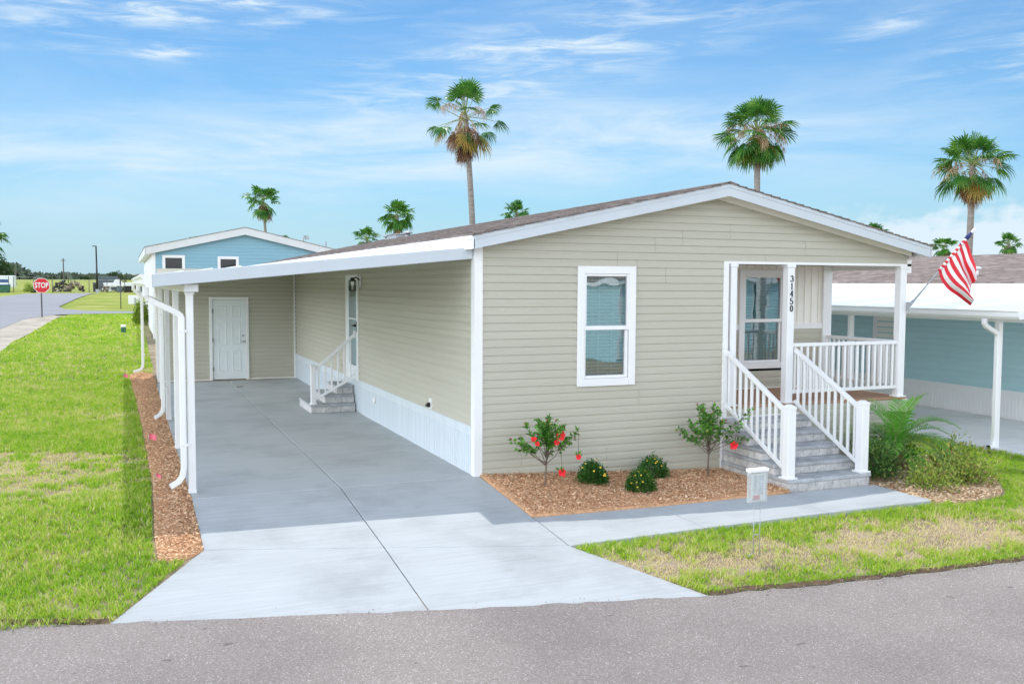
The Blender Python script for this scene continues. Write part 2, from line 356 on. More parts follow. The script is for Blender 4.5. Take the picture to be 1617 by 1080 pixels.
def clear_mat():
    m, nt, b = newmat('clear_acrylic'); L = nt.links.new
    tr = N(nt, 'ShaderNodeBsdfTransparent'); tr.inputs[0].default_value = (.93, .95, .95, 1)
    ms = N(nt, 'ShaderNodeMixShader'); ms.inputs[0].default_value = .22; L(tr.outputs[0], ms.inputs[1]); L(b.outputs[0], ms.inputs[2])
    b.inputs['Base Color'].default_value = (.8,.82,.83,1); b.inputs['Roughness'].default_value = .15
    L(ms.outputs[0], nt.nodes['Material Output'].inputs[0]); return m
M['clear'] = clear_mat()

# ------------------------------------------------------------------ camera, light, sky
cam = bpy.data.cameras.new('camera'); co = bpy.data.objects.new('camera', cam); COL.objects.link(co)
yaw, pit, rol = 0.392779334, 0.0616241054, 0.00413233079
F = Vector((sin(yaw)*cos(pit), cos(yaw)*cos(pit), -sin(pit))); R0 = Vector((cos(yaw), -sin(yaw), 0)); U0 = R0.cross(F)
Rr = R0*cos(rol) + U0*sin(rol); Ur = U0*cos(rol) - R0*sin(rol)
CAM = Vector((-4.01533326, -10.8743246, 2.40395984))
mw = Matrix((Rr, Ur, -F)).transposed().to_4x4(); mw.translation = CAM; co.matrix_world = mw
cam.sensor_width = 36; cam.lens = 36 * 1474.73773 / 1617; cam.clip_end = 3000; cam.clip_start = .05
SC.camera = co

sd = Vector((.09, .45, 1)).normalized()
sun = bpy.data.lights.new('sun', 'SUN'); so = bpy.data.objects.new('sun', sun); COL.objects.link(so)
sun.energy = 2.5; sun.angle = radians(.5); sun.color = (1, .965, .90)
so.rotation_mode = 'QUATERNION'; so.rotation_quaternion = sd.to_track_quat('Z', 'Y'); so.location = (3, 6, 20)

world = bpy.data.worlds.new('World'); SC.world = world; world.use_nodes = True
def build_sky():
    nt = world.node_tree; L = nt.links.new; bg = nt.nodes['Background']
    sky = N(nt, 'ShaderNodeTexSky'); sky.sky_type = 'NISHITA'; sky.sun_disc = False
    sky.sun_elevation = math.asin(sd.z); sky.sun_rotation = atan2(sd.x, sd.y); sky.altitude = 0; sky.air_density = 1.0; sky.dust_density = .35; sky.ozone_density = 2.2
    tc = N(nt, 'ShaderNodeTexCoord'); D = tc.outputs['Generated']
    sp = N(nt, 'ShaderNodeSeparateXYZ'); L(D, sp.inputs[0])
    def mth(op, a, b=None, c=None):
        n = nt.nodes.new('ShaderNodeMath'); n.operation = op
        for i, x in enumerate((a, b, c)):
            if x is None: continue
            if isinstance(x, (int, float)): n.inputs[i].default_value = x
            else: L(x, n.inputs[i])
        return n.outputs[0]
    X, Y, Z = sp.outputs
    az = mth('ARCTAN2', X, Y); el = mth('ARCSINE', Z)
    # cirrus: noise drawn out along the horizon, sheared a little
    def streak(su, sv, shear, seed, lo, hi, dist=.6, rough=.62):
        u = mth('ADD', mth('MULTIPLY', az, su), mth('MULTIPLY', el, shear)); v = mth('MULTIPLY', mth('ADD', el, mth('MULTIPLY', az, -.05)), sv)
        cb = nt.nodes.new('ShaderNodeCombineXYZ'); L(u, cb.inputs[0]); L(v, cb.inputs[1]); cb.inputs[2].default_value = seed
        n = N(nt, 'ShaderNodeTexNoise', Scale=1.0, Detail=8.0, Roughness=rough, Distortion=dist); L(cb.outputs[0], n.inputs['Vector'])
        mr = N(nt, 'ShaderNodeMapRange'); mr.interpolation_type = 'SMOOTHSTEP'; mr.inputs[1].default_value = lo; mr.inputs[2].default_value = hi; L(n.outputs[0], mr.inputs[0]); return mr.outputs[0]
    def bump(x, c, w):
        d = mth('DIVIDE', mth('SUBTRACT', x, c), w); return mth('POWER', 2.718, mth('MULTIPLY', mth('MULTIPLY', d, d), -1.0))
    def blob(a0, aw, e0, ew, tilt=0):
        da = mth('SUBTRACT', az, a0); e = mth('SUBTRACT', mth('SUBTRACT', el, e0), mth('MULTIPLY', da, tilt))
        return mth('MULTIPLY', bump(da, 0, aw), bump(e, 0, ew))
    fine = streak(9, 70, 14, 1.7, .40, .80)
    soft = streak(4, 24, 6, 4.2, .30, .78, .4)
    yw = yaw
    A = lambda px: yw + math.atan((px - 808) / 1475.); E = lambda py: math.atan((448 - py) / 1475.)
    b1 = blob(A(240), .17, E(42), .020, .03); b2 = blob(A(120), .12, E(104), .014, .0); b3 = mth('MULTIPLY', blob(A(850), .24, E(95), .04, .22), 1.3)
    b4 = blob(A(1400), .07, E(72), .010, .25); b5 = blob(A(270), .03, E(116), .006, .05); b6 = blob(A(1640), .10, E(115), .03, .2)
    high = mth('MULTIPLY', fine, mth('ADD', mth('ADD', mth('ADD', mth('MULTIPLY', b1, 1.9), b2), mth('ADD', b3, b4)), mth('ADD', b5, b6)))
    band = mth('MULTIPLY', mth('ADD', mth('MULTIPLY', soft, .85), .12), mth('ADD', blob(A(350), .5, E(265), .042, .04), mth('MULTIPLY', blob(A(1000), .35, E(215), .045, -.02), .7)))
    veil = mth('MULTIPLY', streak(3, 14, 4, 9.1, .35, .75, .5), .16)
    # low cumulus bank towards the right
    cb = nt.nodes.new('ShaderNodeCombineXYZ'); L(mth('MULTIPLY', az, 22), cb.inputs[0]); L(mth('MULTIPLY', el, 40), cb.inputs[1]); cb.inputs[2].default_value = 3.3
    nc = N(nt, 'ShaderNodeTexNoise', Scale=1.0, Detail=7.0, Roughness=.55); L(cb.outputs[0], nc.inputs['Vector'])
    top = mth('ADD', E(352), mth('MULTIPLY', mth('SUBTRACT', nc.outputs[0], .5), .075))
    edge = N(nt, 'ShaderNodeMapRange'); edge.interpolation_type = 'SMOOTHSTEP'; edge.inputs[1].default_value = -.012; edge.inputs[2].default_value = .006
    L(mth('SUBTRACT', top, el), edge.inputs[0])
    side = N(nt, 'ShaderNodeMapRange'); side.interpolation_type = 'SMOOTHSTEP'; side.inputs[1].default_value = A(1130); side.inputs[2].default_value = A(1420); L(az, side.inputs[0])
    cum = mth('MULTIPLY', mth('MULTIPLY', edge.outputs[0], side.outputs[0]), .85)
    tot = mth('MINIMUM', mth('ADD', mth('ADD', mth('MULTIPLY', high, .95), mth('MULTIPLY', band, .95)), mth('ADD', veil, cum)), .92)
    up = N(nt, 'ShaderNodeMapRange'); up.inputs[1].default_value = -.01; up.inputs[2].default_value = .02; L(el, up.inputs[0])
    tot = mth('MULTIPLY', tot, up.outputs[0])
    hz = N(nt, 'ShaderNodeMapRange'); hz.interpolation_type = 'SMOOTHSTEP'; hz.inputs[1].default_value = radians(9); hz.inputs[2].default_value = radians(-1); hz.inputs[4].default_value = .85; L(el, hz.inputs[0])
    hm = N(nt, 'ShaderNodeMix', data_type='RGBA'); tn = N(nt, 'ShaderNodeMix', data_type='RGBA', blend_type='MULTIPLY'); tn.inputs[0].default_value = 1; L(sky.outputs[0], tn.inputs[6]); tn.inputs[7].default_value = (*TINT, 1)
    L(hz.outputs[0], hm.inputs[0]); L(tn.outputs[2], hm.inputs[6]); hm.inputs[7].default_value = (*HORIZ, 1)
    # added bright cloud field out of view, south and west, to lift shaded sides
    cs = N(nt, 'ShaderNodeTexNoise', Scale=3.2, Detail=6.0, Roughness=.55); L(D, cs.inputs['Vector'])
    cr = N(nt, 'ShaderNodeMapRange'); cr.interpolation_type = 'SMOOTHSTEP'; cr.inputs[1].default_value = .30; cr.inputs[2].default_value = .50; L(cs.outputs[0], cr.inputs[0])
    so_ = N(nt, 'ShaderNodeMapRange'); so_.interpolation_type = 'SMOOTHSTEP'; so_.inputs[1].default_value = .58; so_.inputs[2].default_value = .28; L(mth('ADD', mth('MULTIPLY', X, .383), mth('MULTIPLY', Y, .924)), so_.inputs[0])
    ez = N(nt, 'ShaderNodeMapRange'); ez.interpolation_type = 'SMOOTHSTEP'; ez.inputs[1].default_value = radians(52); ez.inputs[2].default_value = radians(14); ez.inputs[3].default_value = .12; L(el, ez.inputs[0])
    fill_mask = mth('MULTIPLY', mth('MULTIPLY', mth('MULTIPLY', cr.outputs[0], so_.outputs[0]), up.outputs[0]), ez.outputs[0])
    sm_ = N(nt, 'ShaderNodeMix', data_type='RGBA'); L(fill_mask, sm_.inputs[0]); L(hm.outputs[2], sm_.inputs[6]); lw_ = N(nt, 'ShaderNodeMapRange'); lw_.interpolation_type = 'SMOOTHSTEP'; lw_.inputs[1].default_value = -.25; lw_.inputs[2].default_value = -.80; L(X, lw_.inputs[0])
    wc = N(nt, 'ShaderNodeMix', data_type='RGBA'); L(lw_.outputs[0], wc.inputs[0]); wc.inputs[6].default_value = (*SOUTH_FILL, 1); wc.inputs[7].default_value = (*WEST_FILL, 1); L(wc.outputs[2], sm_.inputs[7])
    mx = N(nt, 'ShaderNodeMix', data_type='RGBA'); L(mth('MULTIPLY', tot, mth('SUBTRACT', 1.0, fill_mask)), mx.inputs[0]); L(sm_.outputs[2], mx.inputs[6]); mx.inputs[7].default_value = (SKYW[0], SKYW[1], SKYW[2], 1)
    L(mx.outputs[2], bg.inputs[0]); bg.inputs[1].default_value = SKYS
SKYW = (7.6, 8.9, 9.9); SKYS = .10; HORIZ = (4.7, 6.7, 8.2); SOUTH_FILL = (20.5, 22, 24); WEST_FILL = (47, 50, 54); TINT = (.70, 1.09, 1.29)
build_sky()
SC.view_settings.view_transform = 'Standard'; SC.view_settings.look = 'None'; SC.view_settings.exposure = .03; SC.view_settings.gamma = 1
SC.cycles.use_denoising = True; SC.cycles.max_bounces = 12; SC.cycles.diffuse_bounces = 8; SC.cycles.transparent_max_bounces = 12; SC.cycles.caustics_reflective = False; SC.cycles.caustics_refractive = False

# ================================================================== SETTING
def grid_sheet(name, xs, ys, off, m, keep=None):
    mb = MB(); idx = {}
    for j, y in enumerate(ys):
        for i, x in enumerate(xs): mb.v.append((x, y, zg(x, y) + off))
    nx = len(xs)
    for j in range(len(ys)-1):
        for i in range(nx-1):
            mb.f.append((j*nx+i, j*nx+i+1, (j+1)*nx+i+1, (j+1)*nx+i)); mb.m.append(0); mb.sm.append(True)
    o = mb.build(name, m); tag(o, kind='structure'); return o
def axis(fine0, fine1, step, outs):
    a = list(np.arange(fine0, fine1 + 1e-6, step)); return sorted(set([round(float(v), 3) for v in a] + outs))
gx = axis(-14, 16, .6, [-1500,-700,-300,-150,-80,-50,-35,-25,-19,20,26,35,50,80,150,300,700,1500])
gy = axis(-8, 40, .6, [-300,-120,-60,-40,-30,-22,-16,-12,44,50,60,75,90,105,120,150,200,300,500,900,1600])
tag(grid_sheet('ground', gx, gy, -.03, M['soil']), 'sandy lawn ground reaching to the horizon', 'ground')

def inpoly(x, y, P):
    c = False; n = len(P)
    for i in range(n):
        x0, y0 = P[i]; x1, y1 = P[(i+1) % n]
        if (y0 > y) != (y1 > y) and x < (x1-x0)*(y-y0)/(y1-y0)+x0: c = not c
    return c
def sheet(name, poly, off, m, fn=zg, sub=1.5, thick=0):
    """flat polygon laid over the terrain, cut into small cells so that it follows it"""
    import bmesh
    bm = bmesh.new(); vs = [bm.verts.new((x, y, 0)) for x, y in poly]; bm.faces.new(vs)
    x0, x1 = min(p[0] for p in poly), max(p[0] for p in poly); y0, y1 = min(p[1] for p in poly), max(p[1] for p in poly)
    nx = min(60, int((x1-x0)/sub)); ny = min(60, int((y1-y0)/sub))
    for k in range(1, nx+1):
        bmesh.ops.bisect_plane(bm, geom=bm.verts[:]+bm.edges[:]+bm.faces[:], plane_co=(x0+(x1-x0)*k/(nx+1), 0, 0), plane_no=(1,0,0))
    for k in range(1, ny+1):
        bmesh.ops.bisect_plane(bm, geom=bm.verts[:]+bm.edges[:]+bm.faces[:], plane_co=(0, y0+(y1-y0)*k/(ny+1), 0), plane_no=(0,1,0))
    for v in bm.verts: v.co.z = fn(v.co.x, v.co.y) + off
    if thick:
        r = bmesh.ops.extrude_face_region(bm, geom=bm.faces[:])
        for g in r['geom']:
            if isinstance(g, bmesh.types.BMVert): g.co.z -= thick
    bmesh.ops.recalc_face_normals(bm, faces=bm.faces[:])
    if not thick:
        for f in bm.faces:
            if f.normal.z < 0: f.normal_flip()
    me = bpy.data.meshes.new(name); bm.to_mesh(me); bm.free(); me.materials.append(m)
    o = bpy.data.objects.new(name, me); COL.objects.link(o); W[o.name] = (0,0,0); return o

# front road: its edge runs along the lawn and the apron
edge = [(-60,-1.2),(-20,-2.2),(-9,-2.62),(-4.96,-2.84),(-4.51,-2.97),(-4.18,-3.05),(-1.73,-3.60),(.73,-4.05),(1.91,-4.14),(2.99,-4.21),(4.35,-4.26),(8,-4.3),(20,-4.1),(60,-3.6)]
rj = random.Random(3)
edge2 = []
for (xa, ya), (xb, yb) in zip(edge[:-1], edge[1:]):
    n = max(1, int((xb-xa)/.12)) if abs(xa) < 12 and abs(xb) < 12 else 4
    for k in range(n):
        t = k/n; edge2.append((xa+(xb-xa)*t, ya+(yb-ya)*t + (rj.uniform(-.02,.02) if abs(xa) < 12 else 0)))
edge2.append(edge[-1])
def zroad(x, y): return zg(x, y)
tag(sheet('road', edge2 + [(60,-15),(-60,-15)], -.012, M['asphalt'], sub=2.2), 'worn grey asphalt street in the foreground', 'road', kind='structure')
rm = [(-8.57,30.66),(-8.32,35.39),(-7.91,39.2),(-7.3,41.0),(-6.79,41.6),(-5.85,42.1),(-3.7,42.5),(10,42.8),(10,45.6),(-3.52,45.1),(-6.04,46.6),(-7.3,49.5),(-7.83,53.58),(-7.7,73),(-7.38,87.42),(-6.91,96.6),(-13.08,93.34),(-13.92,80.07),(-14.6,60),(-14.6,25),(-9.6,18),(-8.9,24)]
def strip_edge():
    r = random.Random(44); top = []; bot = []
    for x, y in edge2:
        if -12 < x < 14: top.append((x, y + .05 + r.uniform(0,.03))); bot.append((x, y + .012 - r.uniform(0,.028)))
    mb = MB()
    for i in range(len(top)-1):
        if -4.2 < top[i][0] < .73: continue
        a, b, c, d = bot[i], bot[i+1], top[i+1], top[i]; mb.quad(*[(p[0], p[1], zg(*p) - .005 + .012*k) for p, k in ((a,0),(b,0),(c,1),(d,1))])
    tag(mb.build('soil_edge', mat('dark_soil', (.13,.09,.06,1), .95, .5, 20, .5, 60, .1)), 'dark bare soil along the street edge', 'soil', kind='structure')
    V = []; Lp = []; S = []; T = []
    for i in range(2200):
        x, y = r.choice(edge2)
        if not -9 < x < 10 or (-4.3 < x < .7 and r.random() < .85): continue
        x += r.uniform(-.06,.06); y += r.gauss(-.02,.05); s = r.uniform(.003,.009); z = zg(x,y) - .004; o = len(V); t = r.random()
        for k in range(3): a = r.uniform(0,.6) + 2.09*k; V.append((x+cos(a)*s, y+sin(a)*s, z)); T.append(t)
        V.append((x,y,z+s*.9)); T.append(t)
        for f in ((0,1,3),(1,2,3),(2,0,3)): Lp += [o+j for j in f]; S.append(3)
    tag(np_mesh('road_grit', V, Lp, S, [mulch_mat('grit', (.09,.06,.04), (.30,.24,.19), (.52,.46,.40))], None, T), 'loose grit and crumbs along the street edge', 'grit', kind='stuff')
strip_edge()
tag(sheet('side_road', rm, .012, M['road_far'], sub=4), 'pale side street with a driveway branching off', 'road', kind='structure')
tag(sheet('sand_shoulder', [(-8.57,30.66),(-8.32,35.39),(-7.91,39.2),(-7.3,41.0),(-6.93,39.4),(-7.0,36),(-7.18,31.4),(-7.31,28.54),(-7.55,25.05),(-7.54,21.11),(-7.7,17),(-9.6,18),(-8.9,24)], .004, M['sand'], sub=1.2), 'pale sandy shoulder of the side street', 'shoulder', kind='structure')

# driveway slabs with open joints
g_ = .005
def slab(mb, poly, t=.12):
    n = len(poly); cx = sum(p[0] for p in poly)/n; cy = sum(p[1] for p in poly)/n
    q = []
    for i in range(n):
        a = Vector(poly[i-1]); b = Vector(poly[i]); c = Vector(poly[(i+1) % n])
        e1 = (b-a).normalized(); e2 = (c-b).normalized()
        n1 = Vector((-e1.y, e1.x)); n2 = Vector((-e2.y, e2.x))
        k = (n1+n2).normalized(); k = k * (g_ / max(.3, k.dot(n1))); q.append((b.x+k.x, b.y+k.y))
    mb.prism(q, lambda u, v, s: (u, v, drv(v) + (0 if s else -t)))
mb = MB()
ysaw = [0, 3.05, 6.2, 9.4, 13.18]
for a, b in zip(ysaw[:-1], ysaw[1:]):
    slab(mb, [(-3.37,a),(-1.70,a),(-1.70,b),(-3.37,b)]); slab(mb, [(-1.70,a),(0.0,a),(0.0,b),(-1.70,b)])
slab(mb, [(-3.37,-1.63),(-1.71,-2.07),(-1.70,0),(-3.37,0)]); slab(mb, [(-1.71,-2.07),(.07,-2.54),(.06,0),(-1.70,0)])
slab(mb, [(-4.18,-3.05),(-1.73,-3.60),(-1.71,-2.07),(-3.37,-1.63)]); slab(mb, [(-1.73,-3.60),(.73,-4.05),(.07,-2.54),(-1.71,-2.07)])
for poly in ([(-3.36,0.01),(-.01,.01),(-.01,13.1),(-3.36,13.1)], [(-3.36,-1.62),(-1.71,-2.06),(.06,-2.53),(.05,.01),(-3.36,.01)], [(-4.14,-3.03),(-1.73,-3.58),(.70,-4.02),(.06,-2.53),(-1.71,-2.06),(-3.36,-1.62)]):
    mb.prism(poly, lambda u, v, s: (u, v, drv(v) - (.014 if s else .10)), 1)
tag(mb.build('driveway', [M['concrete'], mat('joint_filler', (.17,.17,.17,1), .9, .2, 20)], bevel=.006), 'broom finished concrete driveway under the carport', 'driveway', kind='structure')
mb = MB()
zw = lambda x, y: -.145 + (-.19+.145) * min(1, max(0, x/2.2)) + (y+1.6)*.075*max(0, 1-x/2.2)
def wslab(poly):
    n = len(poly); cx = sum(p[0] for p in poly)/n; cy = sum(p[1] for p in poly)/n
    q = [(x+(.006 if x < cx else -.006), y) for x, y in poly]
    mb.prism(q, lambda u, v, s: (u, v, zw(u, v) + (0 if s else -.1)))
wx = [.07, 1.7, 3.4, 5.0]
yi = lambda x: -1.62 + .09*min(1, x/3.4); yo = lambda x: -2.55 + .08*min(1, x/5)
for a, b in zip(wx[:-1], wx[1:]): wslab([(a, yo(a)), (b, yo(b)), (b, yi(b)), (a, yi(a))])
tag(mb.build('walkway', M['concrete'], bevel=.006), 'concrete walkway leading to the porch steps', 'walkway', kind='structure')

# mulch beds: a base sheet plus chips
def zfb(x, y):   # front bed falls from the wall to the walk
    a = .0 + (-.19) * min(1, max(0, x/3.66)); b = zw(x, -1.55); t = min(1, max(0, -y/1.5)); return a*(1-t)+b*t + .026
Lbed = [(-3.37,-1.63),(-3.37,13.2),(-3.40,14.6),(-3.62,15.2),(-3.95,14.7),(-3.84,10),(-3.78,5),(-3.75,1),(-3.79,-1.2),(-3.78,-1.80),(-3.60,-1.86)]
Fbed = [(.06,-.01),(.065,-1.61),(1.7,-1.57),(3.4,-1.52),(3.66,-1.50),(3.66,-.01)]
Rbed = [(5.0,-2.44),(5.0,-1.45),(5.02,-.02),(6.95,-.02),(7.2,-.3),(7.45,-.9),(7.0,-1.6),(6.4,-2.3),(6.1,-2.5),(5.46,-2.58)]
zl = lambda x, y: zg(x, y) - .01
def chips(name, poly, zf, n, size, m, base, label, cat, seed, dark=.06):
    r = np.random.default_rng(seed)
    x0, x1 = min(p[0] for p in poly), max(p[0] for p in poly); y0, y1 = min(p[1] for p in poly), max(p[1] for p in poly)
    V = []; Lp = []; T = []
    b = sheet('tmp_bed', poly, 0, base, fn=zf, sub=.4, thick=.07); me0 = b.data
    for v in me0.vertices: V.append(v.co[:]); T.append(.5)
    S = []; mi = []
    for f in me0.polygons: Lp += list(f.vertices); S.append(len(f.vertices)); mi.append(1)
    bpy.data.objects.remove(b)
    c = 0
    while c < n:
        x = r.uniform(x0, x1); y = r.uniform(y0, y1)
        if not inpoly(x, y, poly): continue
        c += 1
        l = size * r.uniform(.5, 1.5); w = l * r.uniform(.25, .6); a = r.uniform(0, 6.28); ti = r.normal(0, .35); tj = r.normal(0, .35); t = r.uniform(.2, .95) if r.random() > dark else r.uniform(0, .1)
        z = zf(x, y) + r.uniform(.004, .022); ca, sa = cos(a), sin(a)
        o = len(V)
        for (u, v) in ((-l/2,-w/2),(l/2,-w/2*.6),(l/2,w/2),(-l/2,w/2*.8)):
            V.append((x+u*ca-v*sa, y+u*sa+v*ca, z+u*ti*.6+v*tj)); T.append(t)
        Lp += [o, o+1, o+2, o+3]; S.append(4); mi.append(0)
    o = np_mesh(name, V, Lp, S, [m, base], mi, T)
    return tag(o, label, cat, kind='stuff')
chips('mulch_strip', Lbed, zl, 26000, .021, M['mulch'], M['mulch_base'], 'red brown wood chip strip between lawn and carport slab', 'mulch', 1)
chips('mulch_bed', Fbed, zfb, 26000, .020, M['mulch'], M['mulch_base'], 'orange brown wood chip bed along the front wall', 'mulch', 2)
chips('straw_bed', Rbed, lambda x, y: zg(x, y) + .0 + .03*sin(x*5)*sin(y*6), 15000, .032, M['straw'], M['straw_base'], 'pale dry straw bed around the small date palm', 'mulch', 3, .12)

# grass blades: one object, dense near the camera, with thin bare spots
def vnoise(x, y, s, seed):
    x = x*s; y = y*s; xi = np.floor(x).astype(int); yi_ = np.floor(y).astype(int); fx = x-xi; fy = y-yi_
    h = lambda a, b: (np.sin(a*127.1 + b*311.7 + seed*74.7)*43758.5453) % 1.0
    fx = fx*fx*(3-2*fx); fy = fy*fy*(3-2*fy)
    return (h(xi, yi_)*(1-fx)+h(xi+1, yi_)*fx)*(1-fy) + (h(xi, yi_+1)*(1-fx)+h(xi+1, yi_+1)*fx)*fy
def fbm(x, y, s, seed): return (vnoise(x,y,s,seed)*.5 + vnoise(x,y,s*2.1,seed+3)*.3 + vnoise(x,y,s*4.3,seed+5)*.2)
def in_np(X, Y, P):
    c = np.zeros(len(X), bool); n = len(P)
    for i in range(n):
        x0, y0 = P[i]; x1, y1 = P[(i+1) % n]
        if y0 == y1: continue
        k = ((y0 > Y) != (y1 > Y)) & (X < (x1-x0)*(Y-y0)/(y1-y0)+x0); c ^= k
    return c
Lnear = [(-8.5,-2.64),(-4.51,-2.975),(-4.18,-3.055),(-3.555,-1.86),(-3.79,-1.80),(-3.82,-1.2),(-3.77,1),(-3.80,5),(-3.86,10),(-3.97,14.7),(-3.62,15.3),(-3.36,15),(-3.36,33),(-3.6,42.3),(-6.6,41.4),(-7.0,36),(-7.2,31.4),(-7.33,28.5),(-7.57,25),(-7.56,21.1),(-7.8,17),(-9,12),(-9,0)]
Rnear = [(.12,-2.60),(1.7,-2.545),(3.4,-2.515),(5.0,-2.49),(5.46,-2.62),(6.1,-2.54),(6.4,-2.34),(7.05,-1.62),(7.5,-.9),(7.25,-.3),(7.1,0.02),(7.12,6),(8.6,6),(8.75,-.8),(9.2,-2.2),(10,-4.25),(8,-4.27),(4.35,-4.23),(2.99,-4.18),(1.91,-4.11),(.74,-4.03),(.1,-2.66)]
def grass(name, regions, seed, label):
    r = np.random.default_rng(seed); Xs = []; Ys = []; Ws = []; Hs = []; As = []; Ts = []
    for poly, y0, y1, dens, w, h in regions:
        x0, x1 = min(p[0] for p in poly), max(p[0] for p in poly)
        nt_ = max(1, int((x1-x0)*(y1-y0)*dens/7)); tx = r.uniform(x0, x1, nt_); ty = r.uniform(y0, y1, nt_)
        X = np.repeat(tx, 7); Y = np.repeat(ty, 7); n = len(X); aa = r.uniform(0, 2*pi, n); rr_ = 3.2*w*np.sqrt(r.random(n)); X = X + np.cos(aa)*rr_; Y = Y + np.sin(aa)*rr_
        As.append(aa); Ts.append(np.repeat(r.normal(0, 1, nt_), 7))
        k = in_np(X, Y, poly); X = X[k]; Y = Y[k]; As[-1] = As[-1][k]; Ts[-1] = Ts[-1][k]
        Xs.append(X); Ys.append(Y); Ws.append(np.full(len(X), w)); Hs.append(np.full(len(X), h))
    X = np.concatenate(Xs); Y = np.concatenate(Ys); Wd = np.concatenate(Ws); H = np.concatenate(Hs); AA = np.concatenate(As); TT = np.concatenate(Ts)
    patch = fbm(X, Y, .9, 2) ; spot = fbm(X, Y, 3.2, 9)
    right = X > -1
    # wear: the right verge and a few left spots are thin and sandy
    ymid = np.where(right, 1 - np.clip(np.abs(Y + 3.35)/.95, 0, 1), 0)
    s1 = np.where(right, .40*ymid + .66*fbm(X, Y, 6.0, 21) + .25*patch - .70, spot*.55 + patch*.6 - .82)
    el_ = np.where(right, -9, .62 - (((X+5.6)/1.9)**2 + ((Y-2.3)/1.7)**2)*.22 + .9*(fbm(X, Y, 5.0, 4) - .5) - .45)
    pb = np.clip(.5 + np.maximum(s1, el_)*6, 0, 1); bare = r.random(len(X)) < pb
    keep = np.where(bare, r.random(len(X)) < .38, True)
    X, Y, Wd, H, patch, spot, right, bare, AA, TT = [a[keep] for a in (X, Y, Wd, H, patch, spot, right, bare, AA, TT)]
    n = len(X); Z = np.array([zg(a, b) for a, b in zip(X, Y)]) - .026
    hh = H * r.uniform(.55, 1.25, n) * np.where(bare, .6, 1) * (.75 + .5*spot); ww = Wd * r.uniform(.7, 1.3, n)
    ln = hh * r.uniform(.3, 1.25, n); la = AA + r.normal(0, .5, n); th = la + pi/2 + r.normal(0, .5, n); hh = hh*(1+.22*TT)
    dx, dy = np.cos(th)*ww/2, np.sin(th)*ww/2; lx, ly = np.cos(la)*ln, np.sin(la)*ln
    V = np.zeros((n, 5, 3), np.float32)
    V[:,0] = np.stack([X-dx, Y-dy, Z], 1); V[:,1] = np.stack([X+dx, Y+dy, Z], 1)
    V[:,2] = np.stack([X+dx*.8+lx*.4, Y+dy*.8+ly*.4, Z+hh*.62], 1); V[:,3] = np.stack([X-dx*.8+lx*.4, Y-dy*.8+ly*.4, Z+hh*.62], 1)
    V[:,4] = np.stack([X+lx, Y+ly, Z+hh*(1-.25*r.random(n))], 1)
    base = np.arange(n)[:,None]*5
    Lq = np.concatenate([base+np.array([[0,1,2,3]]), base+np.array([[3,2,4]])], 1)
    S = np.tile([4,3], n)
    tint = np.clip(.17 + .34*patch + .30*spot + .10*TT + r.normal(0, .13, n) + np.where(bare, .34, 0) + np.where(right, -.02 + .22*np.clip(1-np.abs(Y+3.35)/.9, 0, 1), 0.04) + np.where(r.random(n) < .06, .3, 0), 0, 1)
    o = np_mesh(name, V.reshape(-1,3), Lq.ravel(), S, [M['grass']], None, np.repeat(tint, 5))
    return tag(o, label, 'grass', kind='stuff')
grass('lawn_grass', [(Lnear,-3.2,2,6200,.0065,.055),(Lnear,2,7,4200,.008,.055),(Lnear,7,14,2100,.012,.06),(Lnear,14,26,850,.019,.065),(Lnear,26,43,360,.030,.07)], 5, 'sunlit yellow green lawn left of the carport')
grass('verge_grass', [(Rnear,-4.3,-1,6500,.0065,.055),(Rnear,-1,6,1900,.010,.065)], 6, 'patchy lawn with bare sandy spots between walkway and street')
